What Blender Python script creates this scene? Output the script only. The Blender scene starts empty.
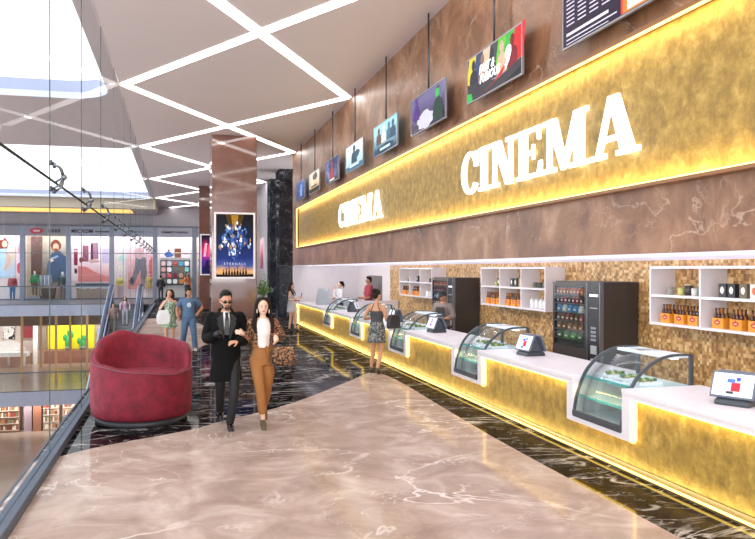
import bpy, bmesh, math, random
from mathutils import Vector, Matrix, Euler
random.seed(7)
PI = math.pi
SC = bpy.context.scene
COL = SC.collection

# ------------------------------------------------------------------ camera, world, lights, exposure
cam_d = bpy.data.cameras.new('camera'); cam = bpy.data.objects.new('camera', cam_d); COL.objects.link(cam)
cam_d.sensor_width = 36.0; cam_d.sensor_fit = 'HORIZONTAL'
cam_d.lens = 760.0 * 36.0 / 755.0
cam.location = (0, 0, 2.1); cam.rotation_euler = (PI/2, 0, -math.radians(14.708))
cam_d.clip_end = 500
SC.camera = cam
w = bpy.data.worlds.new('world'); SC.world = w; w.use_nodes = True
w.node_tree.nodes['Background'].inputs[0].default_value = (0.93, 0.96, 1.0, 1)
w.node_tree.nodes['Background'].inputs[1].default_value = 2.0
SC.view_settings.view_transform = 'Standard'; SC.view_settings.look = 'None'
SC.view_settings.gamma = 1; SC.view_settings.exposure = 0.3; SC.view_settings.use_curve_mapping = False
SC.cycles.use_denoising = True; SC.cycles.max_bounces = 8; SC.cycles.transparent_max_bounces = 16
SC.cycles.sample_clamp_indirect = 4.0; SC.cycles.caustics_reflective = False; SC.cycles.caustics_refractive = False
def area(name, loc, rot, sx, sy, power, color=(1, 1, 1)):
    l = bpy.data.lights.new(name, 'AREA'); l.shape = 'RECTANGLE'; l.size = sx; l.size_y = sy; l.energy = power; l.color = color
    o = bpy.data.objects.new(name, l); o.location = loc; o.rotation_euler = rot; COL.objects.link(o); return o
area('added_shop_window_fill', (-5, 56.0, 5.0), (.35, 0, 0), 17, .3, 420, (1.0, .96, .95))  # added fill lamp under the header, brightens the far shopfronts
area('added_lower_shop_fill', (-9, 60.0, -2.0), (.3, 0, 0), 9, .3, 160, (1.0, .93, .85))  # added fill lamp below the bulkhead for the middle-level shops
area('added_ground_shop_fill', (-9, 59.8, -7.6), (.3, 0, 0), 9, .3, 160, (1.0, .93, .85))  # same kind of added fill for the ground floor shops
area('added_counter_fill', (4.62, 13, 2.222), (0, -1.15, 0), .02, 31, 150, (1.0, .94, .86))  # added strip tucked behind the fascia to brighten the kitchen wall
area('added_fill_behind_camera', (1.5, -2.9, 3.0), (PI/2+.25, 0, 0), 6, 3.5, 420, (1.0, .97, .96))  # added soft fill from behind the camera, lifts ceiling and walls

# ------------------------------------------------------------------ materials
def lin(c):
    if isinstance(c, str): c = tuple(int(c[i:i+2], 16)/255 for i in (0, 2, 4))
    return tuple(((x+0.055)/1.055)**2.4 if x > 0.04045 else x/12.92 for x in c) + (1,)
MATS = {}
def newmat(name):
    m = bpy.data.materials.new(name); m.use_nodes = True
    return m, m.node_tree, m.node_tree.nodes['Principled BSDF']
def plain(c, rough=.5, metal=0, bump=0, bscale=60, emit=0, var=.06, vscale=6, spec=.5):
    key = (c, rough, metal, bump, bscale, emit, var, vscale, spec)
    if key in MATS: return MATS[key]
    m, nt, b = newmat('mat_'+str(c)); L = nt.links.new
    lc = lin(c)
    tc = nt.nodes.new('ShaderNodeTexCoord'); n = nt.nodes.new('ShaderNodeTexNoise'); n.inputs['Scale'].default_value = vscale; n.inputs['Detail'].default_value = 4
    L(tc.outputs['Object'], n.inputs['Vector'])
    r = nt.nodes.new('ShaderNodeValToRGB')
    r.color_ramp.elements[0].position = .3; r.color_ramp.elements[1].position = .7
    r.color_ramp.elements[0].color = tuple(x*(1-var) for x in lc[:3])+(1,); r.color_ramp.elements[1].color = tuple(min(1, x*(1+var)) for x in lc[:3])+(1,)
    L(n.outputs['Fac'], r.inputs['Fac']); L(r.outputs['Color'], b.inputs['Base Color'])
    b.inputs['Roughness'].default_value = rough; b.inputs['Metallic'].default_value = metal; b.inputs['Specular IOR Level'].default_value = spec
    if emit: L(r.outputs['Color'], b.inputs['Emission Color']); b.inputs['Emission Strength'].default_value = emit
    if bump:
        n2 = nt.nodes.new('ShaderNodeTexNoise'); n2.inputs['Scale'].default_value = bscale; n2.inputs['Detail'].default_value = 5
        bp = nt.nodes.new('ShaderNodeBump'); bp.inputs['Strength'].default_value = bump; bp.inputs['Distance'].default_value = .02
        L(tc.outputs['Object'], n2.inputs['Vector']); L(n2.outputs['Fac'], bp.inputs['Height']); L(bp.outputs['Normal'], b.inputs['Normal'])
    MATS[key] = m; return m
def emitter(c, s):
    key = ('em', c, s)
    if key in MATS: return MATS[key]
    m, nt, b = newmat('light_'+str(c)); b.inputs['Base Color'].default_value = lin(c)
    b.inputs['Emission Color'].default_value = lin(c); b.inputs['Emission Strength'].default_value = s
    MATS[key] = m; return m
def glass(tint='eef4f6', refl=1.0, rough=0.0, body=0.0, bodyc='cfe3ea'):
    key = ('gl', tint, refl, rough, body)
    if key in MATS: return MATS[key]
    m = bpy.data.materials.new('clear_glass'); m.use_nodes = True; nt = m.node_tree; nt.nodes.clear(); L = nt.links.new
    out = nt.nodes.new('ShaderNodeOutputMaterial'); mix = nt.nodes.new('ShaderNodeMixShader'); tr = nt.nodes.new('ShaderNodeBsdfTransparent'); gl = nt.nodes.new('ShaderNodeBsdfGlossy')
    fr = nt.nodes.new('ShaderNodeFresnel'); fr.inputs['IOR'].default_value = 1.45
    mu = nt.nodes.new('ShaderNodeMath'); mu.operation = 'MULTIPLY'; mu.inputs[1].default_value = refl
    tr.inputs[0].default_value = lin(tint); gl.inputs['Roughness'].default_value = rough
    geo = nt.nodes.new('ShaderNodeNewGeometry'); inv = nt.nodes.new('ShaderNodeMath'); inv.operation = 'SUBTRACT'; inv.inputs[0].default_value = 1.0; L(geo.outputs['Backfacing'], inv.inputs[1])
    m3 = nt.nodes.new('ShaderNodeMath'); m3.operation = 'MULTIPLY'; L(fr.outputs[0], mu.inputs[0]); L(mu.outputs[0], m3.inputs[0]); L(inv.outputs[0], m3.inputs[1]); L(m3.outputs[0], mix.inputs[0])
    if body:
        d = nt.nodes.new('ShaderNodeBsdfDiffuse'); d.inputs[0].default_value = lin(bodyc); m2 = nt.nodes.new('ShaderNodeMixShader'); m2.inputs[0].default_value = body
        L(tr.outputs[0], m2.inputs[1]); L(d.outputs[0], m2.inputs[2]); L(m2.outputs[0], mix.inputs[1])
    else: L(tr.outputs[0], mix.inputs[1])
    L(gl.outputs[0], mix.inputs[2]); L(mix.outputs[0], out.inputs[0])
    MATS[key] = m; return m
def marble(name, cols, vein, scale=.5, vw=.018, vscale=.6, rough=.08, stretch=(1, 1, 1), veinmix=1.0, spec=.5, cloud=3, dist=1.2, gloss=0):
    m, nt, b = newmat(name); L = nt.links.new; N = nt.nodes.new
    tc = N('ShaderNodeTexCoord'); mp = N('ShaderNodeMapping'); mp.inputs['Scale'].default_value = stretch; L(tc.outputs['Object'], mp.inputs['Vector'])
    n = N('ShaderNodeTexNoise'); n.inputs['Scale'].default_value = scale*cloud; n.inputs['Detail'].default_value = 8; n.inputs['Roughness'].default_value = .62; n.inputs['Distortion'].default_value = .8
    L(mp.outputs[0], n.inputs['Vector'])
    r = N('ShaderNodeValToRGB'); els = r.color_ramp.elements
    for i, c in enumerate(cols):
        p = .32 + .36*i/(len(cols)-1)
        e = els[i] if i < 2 else els.new(p)
        e.position = p; e.color = lin(c)
    L(n.outputs['Fac'], r.inputs['Fac'])
    last = r.outputs['Color']
    for k, (vs, wd, amt) in enumerate([(vscale, vw, veinmix), (vscale*2.7, vw*.8, veinmix*.55)]):
        v = N('ShaderNodeTexNoise'); v.inputs['Scale'].default_value = vs; v.inputs['Detail'].default_value = 5; v.inputs['Roughness'].default_value = .55; v.inputs['Distortion'].default_value = dist
        mp2 = N('ShaderNodeMapping'); mp2.inputs['Location'].default_value = (3.7*k+1, 9.1*k, 2*k); mp2.inputs['Scale'].default_value = stretch; L(tc.outputs['Object'], mp2.inputs['Vector']); L(mp2.outputs[0], v.inputs['Vector'])
        s = N('ShaderNodeMath'); s.operation = 'SUBTRACT'; s.inputs[1].default_value = .5; L(v.outputs['Fac'], s.inputs[0])
        a = N('ShaderNodeMath'); a.operation = 'ABSOLUTE'; L(s.outputs[0], a.inputs[0])
        mr = N('ShaderNodeMapRange'); mr.inputs['From Min'].default_value = 0; mr.inputs['From Max'].default_value = wd; mr.inputs['To Min'].default_value = amt; mr.inputs['To Max'].default_value = 0
        L(a.outputs[0], mr.inputs['Value'])
        g = N('ShaderNodeTexNoise'); g.inputs['Scale'].default_value = vs*1.7; L(mp2.outputs[0], g.inputs['Vector'])
        g2 = N('ShaderNodeMapRange'); g2.inputs['From Min'].default_value = .45; g2.inputs['From Max'].default_value = .62; L(g.outputs['Fac'], g2.inputs['Value'])
        mm = N('ShaderNodeMath'); mm.operation = 'MULTIPLY'; L(mr.outputs[0], mm.inputs[0]); L(g2.outputs[0], mm.inputs[1])
        mx = N('ShaderNodeMix'); mx.data_type = 'RGBA'; L(mm.outputs[0], mx.inputs[0]); L(last, mx.inputs[6]); mx.inputs[7].default_value = lin(vein)
        last = mx.outputs[2]
    L(last, b.inputs['Base Color']); b.inputs['Roughness'].default_value = rough; b.inputs['Specular IOR Level'].default_value = spec
    if gloss:   # polished stone: even mirror layer over the matt body
        b.inputs['Roughness'].default_value = .6; b.inputs['Specular IOR Level'].default_value = 0
        g_ = N('ShaderNodeBsdfGlossy'); g_.inputs['Roughness'].default_value = rough; ms = N('ShaderNodeMixShader'); ms.inputs[0].default_value = gloss
        L(b.outputs[0], ms.inputs[1]); L(g_.outputs[0], ms.inputs[2]); L(ms.outputs[0], nt.nodes['Material Output'].inputs[0])
    return m
def mosaic():
    m, nt, b = newmat('wood_block_mosaic'); L = nt.links.new; N = nt.nodes.new
    tc = N('ShaderNodeTexCoord'); sep = None
    sc = N('ShaderNodeVectorMath'); sc.operation = 'MULTIPLY'; sc.inputs[1].default_value = (1, 22, 22); L(tc.outputs['Object'], sc.inputs[0])
    fl = N('ShaderNodeVectorMath'); fl.operation = 'FLOOR'; L(sc.outputs[0], fl.inputs[0])
    wn = N('ShaderNodeTexWhiteNoise'); L(fl.outputs[0], wn.inputs['Vector'])
    sc2 = N('ShaderNodeVectorMath'); sc2.operation = 'MULTIPLY'; sc2.inputs[1].default_value = (1, 7.3, 7.3); L(tc.outputs['Object'], sc2.inputs[0])
    fl2 = N('ShaderNodeVectorMath'); fl2.operation = 'FLOOR'; L(sc2.outputs[0], fl2.inputs[0])
    wn2 = N('ShaderNodeTexWhiteNoise'); L(fl2.outputs[0], wn2.inputs['Vector'])
    mx0 = N('ShaderNodeMix'); mx0.data_type = 'FLOAT'; mx0.inputs[0].default_value = .3; L(wn.outputs['Value'], mx0.inputs[2]); L(wn2.outputs['Value'], mx0.inputs[3])
    r = N('ShaderNodeValToRGB'); els = r.color_ramp.elements
    cs = ['8a6236', 'aa7d48', 'c4985c', 'd9b077', 'ebcb98']
    for i, c in enumerate(cs):
        e = els[i] if i < 2 else els.new(.1+.2*i)
        e.position = .1+.2*i; e.color = lin(c)
    L(mx0.outputs[0], r.inputs['Fac']); L(r.outputs['Color'], b.inputs['Base Color']); b.inputs['Roughness'].default_value = .45
    bp = N('ShaderNodeBump'); bp.inputs['Strength'].default_value = .6; bp.inputs['Distance'].default_value = .02; L(wn.outputs['Value'], bp.inputs['Height']); L(bp.outputs['Normal'], b.inputs['Normal'])
    return m
def goldleaf():
    m, nt, b = newmat('hammered_gold_leaf'); L = nt.links.new; N = nt.nodes.new
    tc = N('ShaderNodeTexCoord'); n = N('ShaderNodeTexNoise'); n.inputs['Scale'].default_value = 7; n.inputs['Detail'].default_value = 8; n.inputs['Roughness'].default_value = .68; n.inputs['Distortion'].default_value = .25
    L(tc.outputs['Object'], n.inputs['Vector'])
    r = N('ShaderNodeValToRGB'); els = r.color_ramp.elements
    for i, (p, c) in enumerate([(.3, '70581e'), (.45, '8a6e2c'), (.56, '9d8039'), (.72, 'bf9f58')]):
        e = els[i] if i < 2 else els.new(p)
        e.position = p; e.color = lin(c)
    L(n.outputs['Fac'], r.inputs['Fac']); L(r.outputs['Color'], b.inputs['Base Color'])
    b.inputs['Roughness'].default_value = .5; b.inputs['Metallic'].default_value = .05
    bp = N('ShaderNodeBump'); bp.inputs['Strength'].default_value = .5; bp.inputs['Distance'].default_value = .02; L(n.outputs['Fac'], bp.inputs['Height']); L(bp.outputs['Normal'], b.inputs['Normal'])
    return m
def gradz(stops, z0, z1, noise=.12, nscale=3, emit=.35, rough=.25):
    """printed backdrop: colour bands up the sheet, broken by noise"""
    m, nt, b = newmat('printed_backdrop'); L = nt.links.new; N = nt.nodes.new
    tc = N('ShaderNodeTexCoord'); sp = N('ShaderNodeSeparateXYZ'); L(tc.outputs['Object'], sp.inputs[0])
    mr = N('ShaderNodeMapRange'); mr.inputs['From Min'].default_value = z0; mr.inputs['From Max'].default_value = z1; L(sp.outputs['Z'], mr.inputs['Value'])
    n = N('ShaderNodeTexNoise'); n.inputs['Scale'].default_value = nscale; n.inputs['Detail'].default_value = 5; L(tc.outputs['Object'], n.inputs['Vector'])
    s = N('ShaderNodeMath'); s.operation = 'MULTIPLY_ADD'; s.inputs[1].default_value = noise*4; s.inputs[2].default_value = -noise*2; L(n.outputs['Fac'], s.inputs[0])
    a = N('ShaderNodeMath'); a.operation = 'ADD'; L(mr.outputs[0], a.inputs[0]); L(s.outputs[0], a.inputs[1])
    r = N('ShaderNodeValToRGB'); els = r.color_ramp.elements
    for i, (p, c) in enumerate(stops):
        e = els[i] if i < 2 else els.new(p)
        e.position = p; e.color = lin(c)
    L(a.outputs[0], r.inputs['Fac']); L(r.outputs['Color'], b.inputs['Base Color']); L(r.outputs['Color'], b.inputs['Emission Color'])
    b.inputs['Emission Strength'].default_value = emit; b.inputs['Roughness'].default_value = rough; b.inputs['Specular IOR Level'].default_value = .1
    return m
def spotted(base, c1, c2, scale=30):
    key = ('sp', base, c1, c2, scale)
    if key in MATS: return MATS[key]
    m, nt, b = newmat('spotted_cloth'); L = nt.links.new; N = nt.nodes.new
    tc = N('ShaderNodeTexCoord'); n = N('ShaderNodeTexNoise'); n.inputs['Scale'].default_value = scale; n.inputs['Detail'].default_value = 2; L(tc.outputs['Object'], n.inputs['Vector'])
    r = N('ShaderNodeValToRGB'); els = r.color_ramp.elements; r.color_ramp.interpolation = 'CONSTANT'
    for i, (p, c) in enumerate([(0, c1), (.46, base), (.6, c2)]):
        e = els[i] if i < 2 else els.new(p)
        e.position = p; e.color = lin(c)
    L(n.outputs['Fac'], r.inputs['Fac']); L(r.outputs['Color'], b.inputs['Base Color']); b.inputs['Roughness'].default_value = .8
    MATS[key] = m; return m

M_beige = marble('beige_marble', ['98847a', 'b09b8f', 'c6b5aa'], 'ece2dc', scale=.35, vw=.012, vscale=.28, rough=.1, cloud=5, dist=2.0, gloss=.09)
M_black = marble('black_marble', ['0c0a0b', '171314', '2a2325'], 'd8d4d2', scale=.9, vw=.03, vscale=1.1, rough=.05, stretch=(.45, 1, 1), veinmix=.75, dist=2.2, gloss=.12)
M_blackwall = marble('black_marble_cladding', ['17181b', '22242a', '33363c'], 'a8abb0', scale=.9, vw=.012, vscale=.7, rough=.1, veinmix=.8, gloss=.05)
M_brown = marble('brown_marble', ['603d25', '7d5437', '966a4a', 'ac876a'], 'd0b49e', scale=.6, vw=.012, vscale=.45, rough=.32, veinmix=.6, cloud=2.2, dist=2.0)
M_column = marble('polished_brown_cladding', ['6f4b40', '7b554a', '865f53'], 'a38277', scale=.3, vw=.006, vscale=.2, rough=.06, veinmix=.3, spec=.9)
M_ceil = plain('dccfd0', rough=.6, var=.015, vscale=.5)
M_white = plain('e6e0e3', rough=.35, var=.02)
M_gold = goldleaf()
M_led = emitter('fff1b8', 9)
M_dark = plain('53585f', rough=.35, metal=.5, var=.05)
M_steel = plain('7e848c', rough=.3, metal=.8, var=.05)
M_kerb = plain('56606f', rough=.55, var=.05, spec=.2)
M_mosaic = mosaic()

# ------------------------------------------------------------------ mesh building
def T(x=0, y=0, z=0): return Matrix.Translation((x, y, z))
def R(a, ax): return Matrix.Rotation(a, 4, ax)
class MB:
    def __init__(s): s.v = []; s.f = []; s.mi = []; s.mats = []; s.sm = []
    def mid(s, m):
        if m is None: return 0
        if m not in s.mats: s.mats.append(m)
        return s.mats.index(m)
    def add(s, vs, fs, m=None, mat=None, smooth=False):
        o = len(s.v); i = s.mid(mat)
        s.v += [tuple(m @ Vector(p)) if m is not None else tuple(p) for p in vs]
        for f in fs: s.f.append([k+o for k in f]); s.mi.append(i); s.sm.append(smooth)
        return s
    def box(s, c, d, m=None, mat=None):
        x, y, z = c; a, b, e = d[0]/2, d[1]/2, d[2]/2
        vs = [(x+i*a, y+j*b, z+k*e) for i in (-1, 1) for j in (-1, 1) for k in (-1, 1)]
        return s.add(vs, [(0, 1, 3, 2), (4, 6, 7, 5), (0, 4, 5, 1), (2, 3, 7, 6), (0, 2, 6, 4), (1, 5, 7, 3)], m, mat)
    def b2(s, x0, x1, y0, y1, z0, z1, m=None, mat=None):
        return s.box(((x0+x1)/2, (y0+y1)/2, (z0+z1)/2), (abs(x1-x0), abs(y1-y0), abs(z1-z0)), m, mat)
    def prism(s, poly, a0, a1, axis='z', m=None, mat=None, smooth=False):
        """poly of 2D points; axis z: (x,y), x: (y,z), y: (x,z)"""
        def P(p, a): return {'z': (p[0], p[1], a), 'x': (a, p[0], p[1]), 'y': (p[0], a, p[1])}[axis]
        n = len(poly); vs = [P(p, a0) for p in poly]+[P(p, a1) for p in poly]
        s.add(vs, [tuple(range(n))[::-1], tuple(range(n, 2*n))], m, mat, False)
        return s.add(vs, [(i, (i+1) % n, n+(i+1) % n, n+i) for i in range(n)], m, mat, smooth)
    def rings(s, rings, m=None, mat=None, caps=True, smooth=True):
        n = len(rings[0]); vs = [p for r in rings for p in r]; fs = []
        for k in range(len(rings)-1):
            for i in range(n): fs.append((k*n+i, k*n+(i+1) % n, (k+1)*n+(i+1) % n, (k+1)*n+i))
        if caps: fs += [tuple(range(n))[::-1], tuple(range((len(rings)-1)*n, len(rings)*n))]
        return s.add(vs, fs, m, mat, smooth)
    def lathe(s, prof, seg=20, c=(0, 0, 0), m=None, mat=None, smooth=True):
        return s.rings([[(c[0]+r*math.cos(2*PI*i/seg), c[1]+r*math.sin(2*PI*i/seg), c[2]+z) for i in range(seg)] for r, z in prof], m, mat, True, smooth)
    def tube(s, pts, r, seg=8, m=None, mat=None, smooth=True, flat=1.0):
        P = [Vector(p) for p in pts]; rs = r if isinstance(r, (list, tuple)) else [r]*len(P)
        rings = []; up = None
        for i, p in enumerate(P):
            t = (P[min(i+1, len(P)-1)]-P[max(i-1, 0)])
            if t.length < 1e-9: t = Vector((0, 0, 1))
            t.normalize()
            if up is None:
                up = t.cross(Vector((0, 0, 1)))
                if up.length < .01: up = Vector((1, 0, 0))
            up = (up-t*up.dot(t)).normalized(); w2 = t.cross(up).normalized()
            rings.append([tuple(p+rs[i]*(math.cos(2*PI*k/seg)*up+flat*math.sin(2*PI*k/seg)*w2)) for k in range(seg)])
        return s.rings(rings, m, mat, True, smooth)
    def ell(s, c, r, m=None, mat=None, seg=16, rot=None):
        rings = []; nr = max(6, seg*3//4)
        RM = (rot or Euler((0, 0, 0))).to_matrix()
        for k in range(nr):
            a = PI*(k+.5)/nr
            rings.append([tuple(Vector(c)+RM @ Vector((r[0]*math.sin(a)*math.cos(2*PI*i/seg), r[1]*math.sin(a)*math.sin(2*PI*i/seg), -r[2]*math.cos(a)))) for i in range(seg)])
        return s.rings(rings, m, mat)
    def poly(s, pts, y, mat, m=None):
        """flat printed shape facing -Y at depth y; points (x,z)"""
        return s.add([(p[0], y, p[1]) for p in pts], [tuple(range(len(pts)))], m, mat)
    def text(s, body, size, m=None, mat=None, extrude=.002, offset=0, shear=0, spacing=1):
        cu = bpy.data.curves.new('t', 'FONT'); cu.body = body; cu.size = size; cu.extrude = extrude; cu.offset = offset; cu.shear = shear
        cu.align_x = 'CENTER'; cu.align_y = 'CENTER'; cu.resolution_u = 2; cu.space_character = spacing
        o = bpy.data.objects.new('t', cu); COL.objects.link(o); dg = bpy.context.evaluated_depsgraph_get()
        me = bpy.data.meshes.new_from_object(o.evaluated_get(dg))
        s.add([v.co[:] for v in me.vertices], [tuple(p.vertices) for p in me.polygons], (m or Matrix()) @ R(PI/2, 'X'), mat)
        bpy.data.objects.remove(o); bpy.data.curves.remove(cu); bpy.data.meshes.remove(me)
        return s
    def build(s, name, mat=None, parent=None, bevel=0, recalc=True):
        me = bpy.data.meshes.new(name); me.from_pydata(s.v, [], s.f)
        ms = s.mats if s.mats else [mat]
        for mm in ms: me.materials.append(mm if mm else mat)
        for p, i, sm in zip(me.polygons, s.mi, s.sm): p.material_index = i; p.use_smooth = sm
        if recalc:
            bm = bmesh.new(); bm.from_mesh(me); bmesh.ops.recalc_face_normals(bm, faces=bm.faces); bm.to_mesh(me); bm.free()
        o = bpy.data.objects.new(name, me); COL.objects.link(o)
        if parent is not None: o.parent = parent
        if bevel:
            b = o.modifiers.new('bevel', 'BEVEL'); b.width = bevel; b.segments = 2; b.limit_method = 'ANGLE'; b.harden_normals = False
        return o
    def solid(s, name, mat, parent, voxel=.012, smooth=4, scale=1.0):
        """union of all closed pieces into one continuous skin"""
        me = bpy.data.meshes.new(name); me.from_pydata(s.v, [], s.f)
        bm = bmesh.new(); bm.from_mesh(me); bmesh.ops.recalc_face_normals(bm, faces=bm.faces); bm.to_mesh(me); bm.free()
        o = bpy.data.objects.new('t', me); COL.objects.link(o)
        r = o.modifiers.new('r', 'REMESH'); r.mode = 'VOXEL'; r.voxel_size = voxel
        sm = o.modifiers.new('s', 'SMOOTH'); sm.iterations = smooth; sm.factor = .5
        dg = bpy.context.evaluated_depsgraph_get(); m2 = bpy.data.meshes.new_from_object(o.evaluated_get(dg))
        bpy.data.objects.remove(o); bpy.data.meshes.remove(me)
        m2.name = name; m2.materials.clear(); m2.materials.append(mat)
        m2.polygons.foreach_set('use_smooth', [True]*len(m2.polygons))
        if scale != 1: m2.transform(Matrix.Scale(scale, 4))
        q = bpy.data.objects.new(name, m2); COL.objects.link(q); q.parent = parent
        return q
def tag(o, label, cat, group=None, kind=None):
    if label: o['label'] = label
    if cat: o['category'] = cat
    if group: o['group'] = group
    if kind: o['kind'] = kind
    return o
def thing(name, label, cat, loc=(0, 0, 0), rz=0, group=None):
    o = bpy.data.objects.new(name, None); COL.objects.link(o); o.location = loc; o.rotation_euler = (0, 0, rz); o.empty_display_size = .1
    return tag(o, label, cat, group)
def struct(name, mb, mat=None, parent=None, bevel=0):
    o = mb.build(name, mat, parent, bevel)
    if parent is None: o['kind'] = 'structure'
    return o
CH = {}
def dup(root, loc, rz, label, group=None):
    def cp(o, par):
        c = o.copy(); COL.objects.link(c); c.parent = par
        for k in [x for x in bpy.data.objects if x.parent == o]: cp(k, c)
        return c
    r = cp(root, None); r.location = loc; r.rotation_euler = (0, 0, rz); r['label'] = label
    if group: r['group'] = group
    return r
def smooth_closed(pts, n=8, closed=False):
    out = []; P = [Vector(p) for p in pts]; N = len(P)
    rng = range(N if closed else N-1)
    for i in rng:
        g = lambda k: P[k % N] if closed else P[max(0, min(N-1, k))]
        p0, p1, p2, p3 = g(i-1), g(i), g(i+1), g(i+2)
        for j in range(n):
            t = j/n
            out.append(.5*((2*p1)+(-p0+p2)*t+(2*p0-5*p1+4*p2-p3)*t*t+(-p0+3*p1-3*p2+p3)*t**3))
    if not closed: out.append(P[-1])
    return out

# ================================================================== THE SETTING
XW, CZ = 4.3, 6.5
# floor: one slab of black marble with beige marble laid over in two areas
fl = MB(); fl.b2(-1.52, 6.95, -3, 57, -.5, 0, mat=M_black)
fl.b2(-14.5, -1.52, 48, 61, -.5, 0, mat=plain('8f8d92', rough=.3))
struct('floor', fl)
edge = smooth_closed([(-1.52, 8.95), (-1.33, 9.1), (-.89, 9.53), (.16, 10.24), (.59, 10.72), (1.33, 11.4), (2.1, 12.39), (3.2, 14.09), (3.75, 14.95), (3.98, 14.6), (4.0, 13.2), (3.9, 11), (3.8, 8), (3.8, 2), (3.8, -3)], 6)
bf = MB(); bf.prism([tuple(p) for p in [(e[0], e[1]) for e in edge]]+[(-1.52, -3)], 0, .004, 'z', mat=M_beige)
isl = smooth_closed([(-1.3, 21.0), (-.6, 19.4), (.25, 19.9), (.58, 21.1), (.94, 22.8), (1.12, 26.1), (.91, 29.4), (.32, 32), (-.3, 33.4), (-.95, 33.9), (-1.3, 33.8)], 6)
bf.prism([(e[0], e[1]) for e in isl], 0, .004, 'z', mat=M_beige)
struct('floor_inlay', bf)
# gallery ceiling with the recessed light lines
struct('ceiling', MB().b2(-1.38, 6.95, -3, 57, CZ, CZ+.3), M_ceil)
# the atrium ceiling: slab with two rounded skylights
def rrect(x0, x1, y0, y1, r, n=8):
    pts = []
    for cx, cy, a0 in ((x1-r, y1-r, 0), (x0+r, y1-r, PI/2), (x0+r, y0+r, PI), (x1-r, y0+r, 1.5*PI)):
        for k in range(n+1): a = a0+PI/2*k/n; pts.append((cx+r*math.cos(a), cy+r*math.sin(a)))
    return pts
def slab_hole(name, X0, X1, Y0, Y1, x0, x1, y0, y1, r, z0, z1, mat, mrev):
    """rectangular slab with one rounded opening"""
    h = rrect(x0, x1, y0, y1, r); n = len(h); mb = MB()
    outer = []
    cx, cy = (x0+x1)/2, (y0+y1)/2
    q = len(h)//4
    cor = [(X1, Y1), (X0, Y1), (X0, Y0), (X1, Y0)]
    for z in (z0, z1):
        for c in range(4):
            seg = h[c*q:(c+1)*q]
            for a, b in zip(seg[:-1], seg[1:]): mb.add([(a[0], a[1], z), (b[0], b[1], z), (*cor[c], z)], [(0, 1, 2)], mat=mat)
            a = h[(c+1)*q-1]; b = h[((c+1)*q) % n]
            mb.add([(*a, z), (*b, z), (*cor[(c+1) % 4], z), (*cor[c], z)], [(0, 1, 2, 3)], mat=mat)
    for i in range(n):
        a = h[i]; b = h[(i+1) % n]
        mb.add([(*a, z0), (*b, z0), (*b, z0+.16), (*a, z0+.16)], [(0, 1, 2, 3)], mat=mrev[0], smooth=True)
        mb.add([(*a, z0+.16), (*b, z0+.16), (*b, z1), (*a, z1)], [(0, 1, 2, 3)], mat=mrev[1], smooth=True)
    return mb
M_atr = plain('c4b8ba', rough=.5, var=.02)
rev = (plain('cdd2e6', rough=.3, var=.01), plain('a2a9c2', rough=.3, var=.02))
s1 = slab_hole('s', -14.5, -1.38, -3, 25, -13.5, -1.68, -2.5, 20.9, 1.1, CZ, CZ+.46, M_atr, rev); struct('ceiling_atrium', s1)
s2 = slab_hole('s', -14.5, -1.38, 25, 49.8, -13.5, -1.66, 29.1, 49.3, .15, CZ, CZ+.4, M_atr, rev); struct('ceiling_atrium', s2)
# dropped ceiling in front of the far shops with a gold cove
dc = MB(); mb_ = plain('a8999a', rough=.5, var=.02); tan = plain('b8aa95', rough=.5, var=.03)
dc.b2(-14.5, -1.38, 49.8, 50.6, 5.9, 6.5, mat=tan); dc.b2(-14.5, -1.38, 54.6, 57, 5.9, 6.5, mat=mb_); dc.b2(-2.9, -1.38, 50.6, 54.6, 5.9, 6.5, mat=mb_); dc.b2(-14.5, -11.3, 50.6, 54.6, 5.9, 6.5, mat=mb_)
dc.b2(-11.3, -2.9, 50.6, 54.6, 6.35, 6.5, mat=tan)
struct('ceiling_cove', dc)
cv = MB(); cv.b2(-11.25, -2.95, 54.5, 54.59, 5.95, 6.25, mat=emitter('f7c56e', 1.1)); cv.b2(-11.29, -11.2, 50.65, 54.5, 5.95, 6.25, mat=emitter('f7c56e', 1.1))
struct('trim_1', cv)
# right wall : brown marble fascia over the counter
struct('wall_right', MB().b2(XW, XW+.25, -3, 29.07, 2.25, CZ), M_brown)
struct('trim_2', MB().b2(XW+.26, 6.95, -3, 29.07, 2.25, 2.32).build('x', M_ceil) and MB().b2(XW+.02, 6.94, -2.98, 29.05, 2.235, 2.25), plain('d9d6e6', rough=.4, var=.01, emit=.62))  # soffit underside given a glow to look lit and brighten the kitchen
for o in list(bpy.data.objects):
    if o.name == 'x': o.name = 'ceiling_kitchen'; o['kind'] = 'structure'
struct('wall_kitchen', MB().b2(6.85, 7.05, -3, 24.45, 0, 2.25), M_mosaic)
wk = MB(); wk.b2(6.85, 7.05, 24.45, 25.45, 0, 2.25); wk.b2(6.85, 7.05, 27.7, 29.3, 0, 2.25); wk.b2(6.85, 7.05, 25.45, 27.7, 1.88, 2.25)
struct('wall_kitchen_white', wk, plain('e9e2e0', rough=.5, var=.02))
struct('wall_kitchen_end', MB().b2(4.3, 7.05, 29.1, 29.3, 0, 2.25), plain('ece6e6', rough=.4, var=.02))
struct('door_1', MB().b2(6.92, 6.98, 25.45, 27.7, 0, 1.88), plain('6f6866', rough=.4))
struct('wall_end_upper', MB().b2(4.3, 7.05, 29.07, 29.3, 2.25, CZ), M_brown)
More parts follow.
